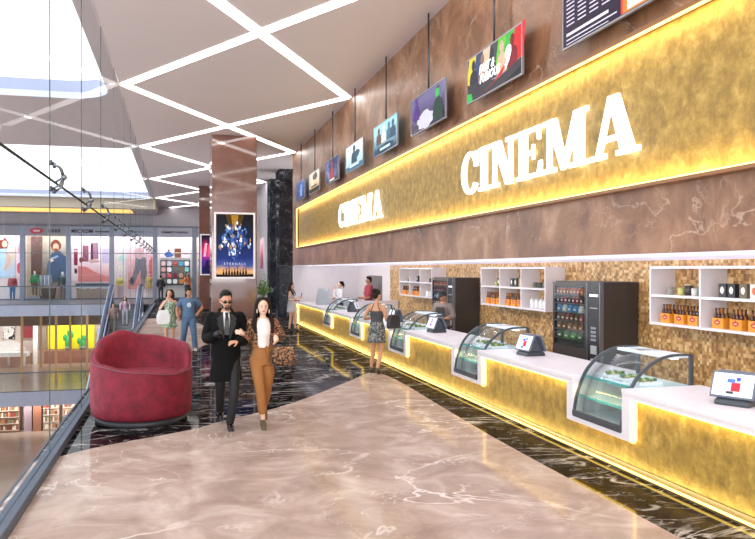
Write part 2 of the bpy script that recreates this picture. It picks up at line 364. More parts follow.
# black marble piers, grey side wall beyond, end wall
struct('pier_1', MB().b2(4.29, 5.6, 33.2, 34.6, 0, CZ), M_blackwall)
struct('pier_2', MB().b2(4.33, 5.6, 37.0, 38.2, 0, CZ), M_blackwall)
M_grey = plain('bcb7bb', rough=.45, var=.02)
struct('wall_side_far', MB().b2(4.31, 4.6, 38.2, 57, 0, CZ), M_grey)
struct('wall_back_corridor', MB().b2(4.6, 7.05, 38.2, 38.4, 0, CZ), M_grey)
struct('wall_far', MB().b2(-14.5, 4.6, 57.2, 57.5, -.5, CZ), plain('aaa4a8', rough=.5, var=.03))
# kerb and full-height glass at the atrium edge
kb = MB(); kb.b2(-1.42, -1.28, -3, 48, .0, .1)
struct('trim_3', kb, M_kerb, bevel=.01)
struct('trim_4', MB().b2(-1.545, -1.52, -3, 48, -.5, .01), M_kerb)
G_wall = glass('f8fafb', .14)
joints = [-2.6, .3, 3.15, 6.02, 8.92, 11.72, 14.58, 17.5, 20.4, 23.4, 26.3, 29.2, 32.1, 35, 37.9, 40.8, 43.7]
for k in range(len(joints)-1):
    y0, y1 = joints[k], joints[k+1]
    wn = struct('window_%d' % (k+1), MB().b2(-1.36, -1.345, y0+.006, y1-.006, .1, CZ), G_wall)
    MB().b2(-1.358, -1.346, y1-.0035, y1+.0035, .1, CZ).build('joint', plain('46524f' if k < 6 else '6f7a7a', rough=.4), wn)
# zig-zag lines of light
def zig(sx):
    pts = []
    for k in range(-1, 8):
        y = -.2+9.6*k + 0.0
        pts.append(y)
    return pts
nodes = [-9.9, -.2, 9.4, 19.0, 28.4, 38.4, 48.5, 57.0]
def strip(a, b, wdt, z0, z1, mb):
    a = Vector(a); b = Vector(b); d = (b-a).normalized(); n = Vector((-d.y, d.x))*wdt/2; 
    pts = [a+n, b+n, b-n, a-n]
    mb.prism([(max(-1.33, min(4.27, p.x)), max(-2.9, p.y)) for p in pts], z0, z1, 'z')
k_l = 0
for ph in (0, 1):
    for i in range(len(nodes)-1):
        xa, xb = (-1.3, 4.25) if (i+ph) % 2 else (4.25, -1.3)
        if nodes[i+1] < 0: continue
        mb = MB(); strip((xa, nodes[i]), (xb, nodes[i+1]), .36, CZ-.012, CZ+.02, mb)
        side = 'glass side' if xa < 0 else 'marble wall side'
        o = mb.build('ceiling_light_line', emitter('fffaf6', 4.5))
        ordn = ['', 'nearest', 'second nearest', 'third nearest', 'fourth nearest', 'fifth nearest', 'farthest'][i]
        tag(o, 'white ceiling light line slanting away towards the %s, %s' % ('marble wall' if xa < 0 else 'glass', ordn), 'ceiling light', 'zigzag light lines in the ceiling')
# lower floors of the atrium
lowm = plain('a8927f', rough=.25, var=.08, vscale=.6); fas = plain('8f93a3', rough=.4, var=.05); brn = plain('6e5744', rough=.5)
struct('floor_lower', MB().b2(-24, -1.8, 46.8, 66, -5.5, -4.9, mat=lowm))
struct('floor_ground', MB().b2(-24, -1.8, 4, 66, -10.2, -9.8), plain('b3a092', rough=.25, var=.08, vscale=.5))
struct('trim_5', MB().b2(-14.5, -4.2, 47.9, 48.0, -.62, .02), fas)
struct('trim_6', MB().b2(-24, -4.2, 46.7, 46.8, -5.65, -4.85), fas)
struct('wall_bulkhead', MB().b2(-24, -1.8, 59.2, 59.5, -1.95, -.5), brn)
struct('wall_bulkhead_ground', MB().b2(-24, -1.8, 59.2, 59.5, -7.5, -5.5), plain('b9a79c', rough=.5))
struct('wall_lower', MB().b2(-24, -1.8, 62, 62.3, -9.8, -.5), plain('d9c9bf', rough=.5, var=.1, vscale=1.5))
struct('wall_under_gallery', MB().b2(-1.6, -1.5, 4, 48, -9.8, -.5), plain('a29a98', rough=.5))
# ================================================================== CINEMA WALL
# big back-lit gold sign band with returned lips
t = thing('gold_sign_band', 'long hammered gold sign band with glowing edges across the brown marble wall', 'sign', (XW, 0, 0))
MB().b2(-.02, 0, -3, 27.66, 2.90, 4.32).build('gold_panel', M_gold, t)
lip = MB(); br = plain('8a5a2c', rough=.3)
lip.b2(-.12, 0, -3, 27.72, 4.32, 4.36); lip.b2(-.12, 0, -3, 27.72, 2.87, 2.90); lip.b2(-.12, 0, 27.66, 27.72, 2.87, 4.36)
lip.build('lip', br, t)
M_ledS = emitter('ffe48c', 1.3)
ld = MB(); ld.b2(-.115, -.08, -3, 27.62, 4.305, 4.318); ld.b2(-.115, -.08, -3, 27.62, 2.902, 2.915); ld.b2(-.115, -.08, 27.64, 27.655, 2.92, 4.3)
ld.build('edge_light', M_ledS, t)
for nm_, z_, tilt in (('band_wash_top', 4.29, -.75), ('band_wash_bottom', 2.93, .75)):
    area(nm_, (XW-.13, 12.3, z_), (0, PI/2*-1+PI*0, 0), .03, 30.6, 1, (1, .76, .27))
    l_ = bpy.data.objects[nm_]; dv = Vector((.8, 0, -.6 if z_ > 3.5 else .6)); l_.rotation_euler = dv.to_track_quat('-Z', 'Y').to_euler(); l_.data.size = .03; l_.data.size_y = 30.6
    # long side along the wall
    zz = -dv.normalized(); yy = Vector((0, 1, 0)); xx = yy.cross(zz); l_.matrix_world = Matrix(((xx.x, yy.x, zz.x, XW-.13), (xx.y, yy.y, zz.y, 12.3), (xx.z, yy.z, zz.z, z_), (0, 0, 0, 1))); l_.data.energy = 85
# slab-serif letters, drawn in a unit-high box; slots from x0 to x1
def rect(x0, x1, z0, z1): return [(x0, z0), (x1, z0), (x1, z1), (x0, z1)]
def arc_band(cx, cz, rx, rz, tx, tz, a0, a1, n=18):
    o = [(cx+rx*math.cos(a0+(a1-a0)*k/n), cz+rz*math.sin(a0+(a1-a0)*k/n)) for k in range(n+1)]
    i = [(cx+(rx-tx)*math.cos(a0+(a1-a0)*k/n), cz+(rz-tz)*math.sin(a0+(a1-a0)*k/n)) for k in range(n+1)]
    return [[o[k], o[k+1], i[k+1], i[k]] for k in range(n)]
sf = .085
LET = {
 'C': (.62, arc_band(.34, .5, .34, .52, .17, .1, .62, 2*PI-.62) + [rect(.5, .62, .62, .98)]),
 'I': (.36, [rect(.08, .28, 0, 1), rect(0, .36, 0, sf), rect(0, .36, 1-sf, 1)]),
 'N': (.78, [rect(.09, .19, 0, 1), rect(.59, .69, 0, 1), [(.09, 1), (.33, 1), (.69, 0), (.5, 0)], rect(0, .28, 0, sf), rect(0, .2, 1-sf, 1), rect(.5, .78, 1-sf, 1)]),
 'E': (.66, [rect(.08, .28, 0, 1), rect(0, .64, 0, sf), rect(0, .62, 1-sf, 1), rect(.28, .46, .46, .55), rect(.42, .47, .36, .66), [(.52, 1), (.62, 1), (.62, .72), (.57, .72)], [(.54, 0), (.66, 0), (.66, .3), (.6, .3)]]),
 'M': (.98, [rect(.1, .2, 0, 1), rect(.7, .9, 0, 1), [(.1, 1), (.31, 1), (.53, .12), (.43, .0)], [(.9, 1), (.7, 1), (.43, 0), (.51, 0)], rect(0, .3, 0, sf), rect(.6, .98, 0, sf), rect(0, .25, 1-sf, 1), rect(.75, .98, 1-sf, 1)]),
 'A': (.86, [[(.1, 0), (.2, 0), (.42, 1), (.34, 1)], [(.34, 1), (.52, 1), (.8, 0), (.57, 0)], rect(.22, .62, .26, .35), rect(0, .3, 0, sf), rect(.48, .86, 0, sf)]),
}
def cinema(y_far, y_near, z0, h, which):
    tot = sum(LET[c][0] for c in 'CINEMA')+.04*5
    sx = (y_far-y_near)/tot
    r = thing('channel_letters', 'white illuminated slab-serif CINEMA lettering on the gold band, %s' % which, 'sign lettering', (XW, 0, 0), 0, 'cinema signs on the gold band')
    y = y_far
    for c in 'CINEMA':
        wd, polys = LET[c]; mb = MB()
        for p in polys: mb.prism([(y-q[0]*sx, z0+q[1]*h) for q in p], -.075, -.045, 'x')
        mb.build('letter', emitter('fffdf8', 1.25), r); y -= (wd+.04)*sx
cinema(11.02, 6.34, 3.235, .62, 'large one nearest the camera')
cinema(20.3, 15.75, 3.23, .61, 'smaller-looking one farther down the wall')
# hanging movie screens
def sil(cx, base, h, wd):
    p = []
    hw = wd/2
    p += [(cx-hw, base), (cx-hw*.95, base+h*.42), (cx-hw*.7, base+h*.58), (cx-hw*.25, base+h*.66)]
    for k in range(9):
        a = -PI*.72+PI*.0+ (2*PI-.56*PI)*0 + k*(2*PI*.86)/8
        a = -PI/2-.45-k*(2*PI-.9)/8
        p.append((cx+math.cos(a)*hw*.46, base+h*.83+math.sin(a)*h*.2))
    p += [(cx+hw*.25, base+h*.66), (cx+hw*.7, base+h*.58), (cx+hw*.95, base+h*.42), (cx+hw, base)]
    return p
def blob(cx, cz, rx, rz, seed, n=14, j=.25):
    rr = random.Random(seed)
    return [(cx+rx*math.cos(2*PI*k/n)*(1+rr.uniform(-j, j)), cz+rz*math.sin(2*PI*k/n)*(1+rr.uniform(-j, j))) for k in range(n)]
def pc(c, e=.22): return plain(c, rough=.4, var=.1, vscale=9, emit=e, spec=.1)
PW, PH = 1.82, .62
def art1(mb): 
    mb.poly(blob(.1, .0, .35, .2, 1), -.024, pc('2f7fd0')); mb.poly(sil(.15, -.2, .4, .4), -.025, pc('9fd0f2')); mb.poly(blob(-.4, .1, .2, .1, 4), -.0245, pc('12306e'))
def art2(mb):
    mb.poly(rect(-.9, .9, -.32, -.18), -.024, pc('221711')); mb.poly(blob(.2, .16, .4, .12, 3), -.025, pc('6e5a52')); mb.poly(blob(-.3, .02, .35, .12, 8), -.0245, pc('f5e3b8')); mb.poly(rect(-.5, .5, -.15, -.1), -.026, pc('3d2b22'))
def art3(mb):
    mb.poly(blob(0, .05, .62, .24, 5), -.024, pc('27355f')); mb.poly(sil(0, -.25, .5, .5), -.025, pc('b0403f')); mb.poly(sil(.45, -.2, .34, .3), -.0245, pc('5e6c9c')); mb.poly(sil(-.45, -.2, .34, .3), -.0245, pc('7a8cb8')); mb.poly(rect(-.35, .35, -.28, -.23), -.026, pc('e6e2e0'))
def art4(mb):
    mb.poly(sil(0, -.16, .42, .6), -.024, pc('1f4a5c')); mb.poly(blob(.3, .02, .28, .1, 11), -.025, pc('2a5a6d')); mb.poly(rect(-.9, .9, -.32, -.2), -.0245, pc('35718c')); mb.poly(rect(-.5, .5, -.24, -.2), -.026, pc('dff0f4'))
def art5(mb):
    for i, (x, c) in enumerate([(-.5, '5a4a44'), (-.1, 'e8dcd2'), (.3, '3c6a80'), (.6, '2a5066')]): mb.poly(sil(x, -.1, .34, .4), -.024-.0003*i, pc(c))
    mb.poly(blob(0, -.22, .7, .08, 21), -.026, pc('123a55')); mb.poly(rect(-.4, .4, -.25, -.2), -.027, pc('c9e6ee'))
def art6(mb):
    mb.poly(blob(-.1, -.16, .5, .15, 31), -.024, pc('c9c7d6')); mb.poly(sil(.55, -.28, .55, .5), -.025, pc('1c3a30')); mb.poly(blob(.55, .16, .12, .08, 32), -.026, pc('3fae5c')); mb.poly(sil(-.6, -.1, .4, .35), -.0245, pc('4a2c78'))
def art7(mb):
    cs = ['e8c838', '3b4a6c', 'd8b89a', '454a52', '62b83a', '3aa64a', 'c92a30']
    for i, c in enumerate(cs):
        x = -.8+i*.26; mb.poly([(x-.16, -.1), (x+.2, -.1), (x+.26, .33), (x-.04, .33)], -.024-.0002*i, pc(c))
    for i in range(5): mb.poly(sil(-.68+i*.33, -.16, .42, .3), -.0262-.0002*i, pc(['2b3040', '8a6a58', '30343c', 'caa890', '77202a'][i]))
    mb.poly([(-.92, -.33), (.92, -.33), (.92, -.1), (.2, -.2), (-.92, -.05)], -.0275, pc('3b3a40')); mb.poly([(-.5, -.3), (.1, -.2), (.6, .02), (.3, -.18)], -.028, pc('c3262c'))
    mb.poly([(-.92, -.33), (-.7, -.33), (-.75, -.2), (-.92, -.18)], -.0282, pc('2fae4a')); mb.poly([(.3, -.33), (.92, -.33), (.92, -.2)], -.0282, pc('23242a'))
    mb.text('FAST &', .17, T(-.2, -.03, .06), pc('ffffff', .8), offset=.003, shear=.3); mb.text('FURIOUS', .17, T(-.1, -.03, -.08), pc('ffffff', .8), offset=.003, shear=.3); mb.text('9', .36, T(.47, -.03, 0), pc('ffffff', .8), offset=.015, shear=.3)
def art8(mb):
    for c in range(4):
        for r_ in range(9):
            mb.poly(rect(-.84+c*.24, -.84+c*.24+.17, .27-r_*.045, .285-r_*.045), -.025, pc('c8c4d4'))
    mb.poly(rect(-.84, .0, -.2, -.17), -.025, pc('e8e4ee')); mb.poly(rect(-.84, .15, -.25, -.235), -.025, pc('c8c4d4')); mb.poly(rect(-.84, .0, -.29, -.28), -.025, pc('c8c4d4'))
    mb.poly(rect(.25, .9, -.3, .3), -.024, pc('cf7a3a')); mb.poly(sil(.55, -.28, .55, .45), -.025, pc('e9f0ee')); mb.poly(blob(.5, -.1, .14, .1, 40), -.026, pc('2f9a94')); mb.poly(rect(.22, .25, -.3, .3), -.0252, pc('d33a3a'))
arts = [(art1, '0f2f78', '2c68c0', 'small deep blue screen with a pale figure, farthest of the hanging movie screens'),
 (art2, 'd9b97a', 'f0e6d8', 'cream and dark brown hanging movie screen, second from the far end'),
 (art3, '0c1234', '2a4484', 'dark blue hanging movie screen with a red figure in the middle'),
 (art4, '9fd0de', 'eef6f8', 'pale cyan hanging movie screen with one dark teal figure'),
 (art5, '0f4766', '9ad4e0', 'teal hanging movie screen with a row of small figures'),
 (art6, '231a40', '6a6690', 'purple and grey hanging movie screen with a dark green figure'),
 (art7, '9a9a9a', '55606a', 'green and red hanging movie screen with a large white number 9'),
 (art8, '2c2636', '3a3244', 'dark hanging menu screen with rows of white text, nearest the camera')]
ys = [26.35, 23.6, 20.75, 18.0, 15.15, 12.4, 9.6, 6.72]
for (fn, c0, c1, lab), y in zip(arts, ys):
    r = thing('hanging_screen', lab, 'screen', (4.16, y, 4.855), -PI/2, 'movie screens hanging over the gold band')
    fr = MB()
    for a in (rect(-PW/2-.02, PW/2+.02, -PH/2-.02, -PH/2), rect(-PW/2-.02, PW/2+.02, PH/2, PH/2+.02), rect(-PW/2-.02, -PW/2, -PH/2, PH/2), rect(PW/2, PW/2+.02, -PH/2, PH/2)): fr.prism(a, -.03, .0, 'y')
    fr.build('frame', plain('9a9ca4', rough=.3, metal=.5), r)
    mb = MB(); mb.prism(rect(-PW/2, PW/2, -PH/2, PH/2), -.022, .0, 'y', mat=gradz([(.1, c0), (.8, c1)], -PH/2, PH/2, emit=.22)); fn(mb); mb.build('picture', None, r, recalc=False)
    MB().tube([(0, 0, PH/2), (0, 0, CZ-4.856)], .016, 10).build('rod', plain('55585e', rough=.3, metal=.6), r)

# ================================================================== COLUMNS WITH LIGHTBOX POSTERS
for nm, y0 in (('mirror_column', 25.3), ('mirror_column', 41.0)):
    o = MB().b2(1.06, 2.52, y0, y0+1.46, 0, CZ).build(nm, M_column, bevel=.02)
    tag(o, 'square column clad in polished reddish brown marble, ' + ('near one behind the walking couple' if y0 < 30 else 'far one, mostly hidden'), 'column', 'polished brown columns')
def lightbox(x, y, lab, near):
    r = thing('lightbox_poster', lab, 'poster', (x, y, 2.88), 0, 'lit poster boxes on the brown columns')
    W2, H2 = .66, 1.08
    fr = MB()
    for a in (rect(-W2, W2, -H2, -H2+.06), rect(-W2, W2, H2-.06, H2), rect(-W2, -W2+.06, -H2+.06, H2-.06), rect(W2-.06, W2, -H2+.06, H2-.06)): fr.prism(a, -.16, 0, 'y')
    fr.build('frame', plain('ece4e4', rough=.3, var=.01, emit=.15), r)
    mb = MB()
    if near:
        mb.prism(rect(-W2+.06, W2-.06, -H2+.06, H2-.06), -.13, -.0, 'y', mat=gradz([(.02, '0a0a10'), (.1, 'e9b070'), (.2, '3f5498'), (.3, '0d2a74'), (.5, '0a1c55'), (.7, '0a1228'), (1, '050508')], -H2, H2, noise=.03, emit=.3))
        mb.poly([(-.3, 1.0), (.3, 1.0), (.16, .5), (-.16, .5)], -.1305, pc('4a3514', .3)); mb.poly([(-.12, 1.0), (.12, 1.0), (.06, .55), (-.06, .55)], -.131, pc('a07428', .4))
        rr = random.Random(3)
        spots = [(0, .62), (-.2, .55), (.2, .56), (-.3, .36), (-.1, .38), (.12, .36), (.32, .35), (-.4, .12), (-.2, .1), (0, .12), (.2, .1), (.4, .14), (-.1, -.12), (.1, -.14), (0, -.3)]
        for i in range(150):
            x2, z2 = spots[i % 15]; x2 += rr.uniform(-.1, .1); z2 += rr.uniform(-.16, .12)
            mb.poly(blob(x2, z2, rr.uniform(.012, .05), rr.uniform(.03, .09), i+50, 8, .45), -.132-.00002*i, pc(rr.choice(['16305f', '2c4f9a', '5f82c0', '9db6de', 'dfe8f4', 'f2f5fa', '0e1a38', '3a5fa8', 'b08a58']), .35))
        for i in range(9): mb.poly(sil(-.36+i*.09, -.98, .2+.04*(i % 3), .06), -.136, pc('0a0a0e', 0))
        mb.poly([(-.6, -1.02), (.6, -1.02), (.6, -.93), (.2, -.96), (0, -.98), (-.3, -.95), (-.6, -.94)], -.1365, pc('08080c', 0))
        mb.text('ETERNALS', .11, T(0, -.139, -.6), pc('c8d4ea', .4), offset=0, spacing=1.5)
    else:
        mb.prism(rect(-W2+.06, W2-.06, -H2+.06, H2-.06), -.13, -.0, 'y', mat=gradz([(.1, '1c1c50'), (.35, '5a2a88'), (.6, 'd8326a'), (.85, '401a3c'), (1, '14101c')], -H2, H2, noise=.1, emit=.5))
        for i in range(4): mb.poly([(-.5+i*.2, -.1), (-.38+i*.2, -.1), (-.3+i*.2, .6), (-.42+i*.2, .6)], -.132-.0003*i, pc(['f7a8bc', 'f04a80'][i % 2], .5))
        mb.poly(sil(-.3, -.9, .6, .35), -.1345, pc('201848', .3)); mb.poly(sil(.1, -.95, .8, .5), -.135, pc('c03060', .3))
    mb.build('picture', None, r, recalc=False)
lightbox(1.79, 25.28, 'tall lit movie poster of small blue figures on the near brown column', True)
lightbox(1.79, 40.98, 'pink and purple lit movie poster on the far brown column', False)
r = thing('wall_poster', 'narrow-looking pink poster on the grey side wall beyond the black piers', 'poster', (4.31, 40.2, 2.92), -PI/2)
fr = MB()
for a in (rect(-.95, .95, -.85, -.8), rect(-.95, .95, .8, .85), rect(-.95, -.9, -.8, .8), rect(.9, .95, -.8, .8)): fr.prism(a, -.06, 0, 'y')
fr.build('frame', plain('e2dcde'), r)
mb = MB(); mb.prism(rect(-.9, .9, -.8, .8), -.04, 0, 'y', mat=gradz([(.2, '7a2f54'), (.5, 'd66a8c'), (.9, 'e8b8c6')], -.8, .8)); mb.poly(sil(0, -.7, 1.2, .8), -.042, pc('8a2c4c')); mb.build('picture', None, r, recalc=False)

# ================================================================== COUNTER
CF, CT = 4.40, .88
cents = [22.9, 19.05, 15.2, 11.28, 7.4, 3.5]
HWG, HWF = .5, .68
def front_poly(y0, y1, ztop, zbot, hw, zn):
    """front elevation outline (y,z) with notches from the top"""
    p = [(y0, zbot), (y0, ztop)]
    for c in sorted(cents):
        if y0 < c < y1: p += [(c-hw, ztop), (c-hw, zn), (c+hw, zn), (c+hw, ztop)]
    p += [(y1, ztop), (y1, zbot)]
    return p
t = thing('service_counter', 'long white concession counter with glowing gold front panel', 'counter', (0, 0, 0))
mb = MB(); Y0, Y1 = -2.5, 29.0
ysn = [Y0]+[v for c in sorted(cents) for v in (c-HWG, c+HWG)]+[Y1]
for i in range(0, len(ysn), 2): mb.b2(CF+.11, 5.3, ysn[i], ysn[i+1], .1, CT-.05)
for c in cents: mb.b2(CF+.11, 5.3, c-HWG, c+HWG, .1, .42)
mb.build('body', M_white, t)
mb = MB()   # raised frame on the front
segs = [(ysn[i], ysn[i+1]) for i in range(0, len(ysn), 2)]
for i, (a, b) in enumerate(segs):
    mb.b2(CF, CF+.11, a, b, CT-.09, CT-.045)
    for y, sgn in ((a, 1), (b, -1)):
        if (i == 0 and y == a): continue
        wdd = .14 if not (i == len(segs)-1 and y == b) else .04
        mb.b2(CF, CF+.11, min(y, y+sgn*wdd), max(y, y+sgn*wdd), .36 if wdd > .1 else .05, CT-.09)
for c in cents: mb.b2(CF, CF+.11, c-HWG, c+HWG, .36, .43)
mb.build('front_frame', M_white, t)
gp = MB()   # gold sheet behind the frame, follows the notches
gp.b2(CF+.09, CF+.10, Y0, Y1, .04, .37)
for i, (a, b) in enumerate(segs): gp.b2(CF+.09, CF+.10, a+(.13 if i else 0), b-(.13 if i < len(segs)-1 else 0), .37, CT-.08)
gp.build('gold_panel', M_gold, t)
ld = MB(); q = .018
for i, (a, b) in enumerate(segs):
    a2 = a+(.14 if i else 0); b2_ = b-(.14 if i < len(segs)-1 else .04)
    ld.b2(CF+.045, CF+.065, a2, b2_, CT-.09-q, CT-.09)
    if i: ld.b2(CF+.045, CF+.065, a2, a2+q, .36, CT-.09)
    ld.b2(CF+.045, CF+.065, b2_-q, b2_, .36 if i < len(segs)-1 else .05, CT-.09)
for c in cents: ld.b2(CF+.045, CF+.065, c-HWF+.04, c+HWF-.04, .36-q, .36)
ld.b2(CF+.06, CF+.08, Y0, Y1, .03, .045)
ld.build('edge_light', emitter('ffd862', 4.5), t)
def slot_light(name, x, y, z, dx, dz, length, power, color):
    l_ = area(name, (x, y, z), (0, 0, 0), .02, length, power, color)
    zz = -Vector((dx, 0, dz)).normalized(); yy = Vector((0, 1, 0)); xx = yy.cross(zz)
    l_.matrix_world = Matrix(((xx.x, yy.x, zz.x, x), (xx.y, yy.y, zz.y, y), (xx.z, yy.z, zz.z, z), (0, 0, 0, 1)))
slot_light('counter_glow_low', CF+.01, 14, .06, .5, .85, 30, 55, (1, .82, .3))
slot_light('counter_glow_high', CF+.02, 14, .775, .5, -.85, 30, 45, (1, .82, .3))
pl = MB(); pl.b2(CF+.08, 5.2, Y0, Y1-.05, 0, .1); pl.build('plinth', plain('5c4a3a', rough=.4), t)
tp = MB()
for i, (a, b) in enumerate(segs): tp.b2(CF-.01, 5.34, a, b, CT-.05, CT)
tp.build('top', M_white, t, bevel=.008)

# curved glass display cases, sunk in the notches
G_case = glass('f9fcfc', .8, body=.02)
prof = [(0, .44), (.03, .62), (.09, .80), (.17, .95), (.29, 1.07), (.45, 1.16), (.62, 1.2), (.84, 1.2)]
profS = [tuple(v) for v in smooth_closed([(x, z, 0) for x, z in prof], 4)]
def make_case():
    r = thing('glass_display_case', 'x', 'display case')
    hw = .49
    n = len(profS)
    mb = MB(); mb.rings([[(p[0], -hw+.02, p[1]), (p[0], hw-.02, p[1]), (p[0]+.006, hw-.02, p[1]-.006), (p[0]+.006, -hw+.02, p[1]-.006)] for p in profS]); mb.build('curved_glass', G_case, r)
    for s_ in (-1, 1):
        mb = MB(); mb.rings([[(p[0]-.012, s_*(hw-.012)-.012, p[1]+.01), (p[0]-.012, s_*(hw-.012)+.012, p[1]+.01), (p[0]+.014, s_*(hw-.012)+.012, p[1]-.012), (p[0]+.014, s_*(hw-.012)-.012, p[1]-.012)] for p in profS], smooth=False)
        mb.b2(.82, .86, s_*(hw-.012)-.016, s_*(hw-.012)+.016, .44, 1.2)
        mb.build('rib', M_dark, r)
        mb = MB(); mb.prism([(p[0]+.02, p[1]-.01) for p in profS]+[(.83, .45), (.02, .45)], s_*(hw-.02)-.003, s_*(hw-.02)+.003, 'y'); mb.build('side_glass', G_case, r)
    mb = MB(); mb.b2(-.01, .86, -hw, hw, .42, .45); mb.b2(-.015, .02, -hw, hw, .44, .49); mb.build('base_frame', M_dark, r)
    mb = MB(); mb.b2(.55, .85, -hw+.03, hw-.03, 1.165, 1.195); mb.build('light_hood', plain('d5d8e0', rough=.3, emit=.35, var=.01), r)
    MB().b2(.66, .72, -hw+.06, hw-.06, 1.15, 1.165).build('tube_light', emitter('f4f8ff', 5), r)
    for z in (.66, .88):
        mb = MB(); mb.b2(.06+(z-.6)*.3, .82, -hw+.03, hw-.03, z-.012, z, mat=plain('cfe6ec', rough=.1, var=.01)); mb.b2(.05+(z-.6)*.3, .06+(z-.6)*.3, -hw+.03, hw-.03, z-.02, z+.008, mat=plain('3fa8a4', rough=.1)); mb.build('shelf', None, r)
    MB().b2(.05, .82, -hw+.03, hw-.03, .45, .46).build('base_tray', plain('c6ced2', rough=.3), r)
    return r
caselab = ['farthest one, nearest to the woman with the phone', 'second from the far end, left of the woman seen from behind', 'just right of the woman seen from behind at the counter', 'between the two tills with bright screens', 'large one in front of the near vending machine', 'nearest glass case']
case0 = None
for i, c in enumerate(cents[:5]):
    lab = 'curved glass food case, ' + caselab[i]
    if case0 is None:
        case0 = make_case(); case0.location = (CF, c, 0); case0['label'] = lab; case0['group'] = 'curved glass display cases in the counter'
    else: dup(case0, (CF, c, 0), 0, lab)
# food on the shelves
def tray0():
    r = thing('food_tray', 'x', 'food tray')
    mb = MB(); mb.b2(-.14, .14, -.09, .09, 0, .012); 
    for a in ((-.14, -.13, -.09, .09), (.13, .14, -.09, .09), (-.14, .14, -.09, -.08), (-.14, .14, .08, .09)): mb.b2(*a, .0, .035)
    mb.build('tray', plain('e9e9ea', rough=.2), r)
    rr = random.Random(5); mb = MB()
    for k in range(16): mb.ell((rr.uniform(-.1, .1), rr.uniform(-.06, .06), .035+rr.uniform(0, .02)), (rr.uniform(.02, .035), rr.uniform(.015, .03), .018), seg=7, mat=plain(rr.choice(['4f7a3a', '7fa04a', 'b8b070', '8a4a3a', '3d5c30']), rough=.6))
    o = mb.build('salad', None, r); o['kind'] = 'stuff'
    return r
tr0 = None
ordc = ['farthest', 'second farthest', 'middle', 'second nearest', 'nearest']
for i, c in enumerate(cents[:5]):
    for j, (dy, sh) in enumerate([(-.3, .88), (0, .88), (.3, .88)]):
        lab = 'white tray of mixed salad in the %s glass case, %s' % (ordc[i], ['near end', 'middle', 'far end'][j])
        loc = (CF+.42, c+dy, sh)
        if tr0 is None: tr0 = tray0(); tr0.location = loc; tr0['label'] = lab; tr0['group'] = 'salad trays in the glass cases'
        else: dup(tr0, loc, 0, lab)
# point-of-sale terminals
def make_pos(style):
    r = thing('touch_screen_till', 'x', 'till')
    mb = MB(); mb.rings([[(-.15*k, -.16*k+0, z), (.15*k, -.16*k, z), (.15*k, .16*k, z), (-.15*k, .16*k, z)] for k, z in ((1.05, 0), (1.08, .02), (1.05, .05), (.85, .08))], smooth=False); mb.build('base', plain('3d4248', rough=.35), r, bevel=.006)
    mb = MB(); mb.rings([[(-.1, -.12, .07), (.12, -.12, .07), (.12, .12, .07), (-.1, .12, .07)], [(-.02, -.12, .26), (.05, -.12, .26), (.05, .12, .26), (-.02, .12, .26)]], smooth=False); mb.build('stand', plain('4a4f57', rough=.35), r)
    A = R(.38, 'Y')
    for s_, nm in ((-1, 'customer_screen'), (1, 'staff_screen')):
        mt = T(s_*.1, 0, .20) @ R(.38*(1 if s_ < 0 else -1), 'Y')
        mb = MB(); mb.box((0, 0, 0), (.03, .44, .27), mt); o = mb.build(nm, plain('5a6370', rough=.3), r, bevel=.006)
        if s_ < 0:
            mb = MB(); mb.box((-.016, 0, 0), (.004, .4, .23), mt, mat=pc('e4e8f0', .25))
            if style == 0:
                for k, (y, z, a, b, c) in enumerate([(-.03, -.02, .09, .09, 'd0303c'), (.02, .04, .08, .04, '5068c8'), (-.05, .06, .04, .04, '3a4ab0'), (.02, -.08, .07, .025, '2a3a34')]): mb.box((-.0185-.0003*k, y, z), (.002, a, b), mt, mat=pc(c, .5))
            else:
                for k, (y, z, a, b, c) in enumerate([(0, .03, .06, .05, '6a3a9a'), (0, -.04, .1, .05, '8a4ab0'), (.0, .08, .05, .03, '302848')]): mb.box((-.0185-.0003*k, y, z), (.002, a, b), mt, mat=pc(c, .5))
            mb.build('display', None, o)
    return r
p0 = make_pos(0); p0.location = (4.86, 9.92, CT); p0.rotation_euler = (0, 0, .08); p0.scale = (.9,)*3; p0['label'] = 'grey two-sided touch-screen till with a red and blue picture, beside the near vending machine'; p0['group'] = 'tills on the counter'
p1 = make_pos(1); p1.location = (4.86, 14.0, CT); p1.rotation_euler = (0, 0, .08); p1.scale = (.9,)*3; p1['label'] = 'grey two-sided touch-screen till with a small purple picture, before the capped worker'; p1['group'] = 'tills on the counter'
dup(p0, (4.9, 5.82, CT), .45, 'large-looking till cut by the right edge of the picture, on the counter', 'tills on the counter')
dup(p1, (4.9, 17.0, CT), .05, 'dark till just beyond the woman standing at the counter', 'tills on the counter')
dup(p1, (4.9, 21.4, CT), 2.6, 'dark till seen behind the second glass case from the far end', 'tills on the counter')
# slanted clear sign stand near the far end
r = thing('menu_stand', 'grey slanted menu stand on the far end of the white counter', 'menu stand', (4.85, 26.0, CT), -.4)
MB().rings([[(-.25, -.02, .02), (.25, -.02, .02), (.25, .0, .02), (-.25, .0, .02)], [(-.2, .18, .55), (.2, .18, .55), (.2, .2, .55), (-.2, .2, .55)]], smooth=False).build('board', plain('9aa0a8', rough=.3), r)
MB().tube([(0, .2, .5), (0, .35, .0)], .015, 6).build('strut', M_steel, r); MB().b2(-.22, .22, -.08, .38, 0, .015).build('foot', M_steel, r)
# low white partition behind the far counter
tag(MB().b2(5.35, 6.84, 23.4, 23.6, 0, 1.1).build('low_partition', M_white, bevel=.01), 'low white partition wall behind the far part of the counter', 'partition')

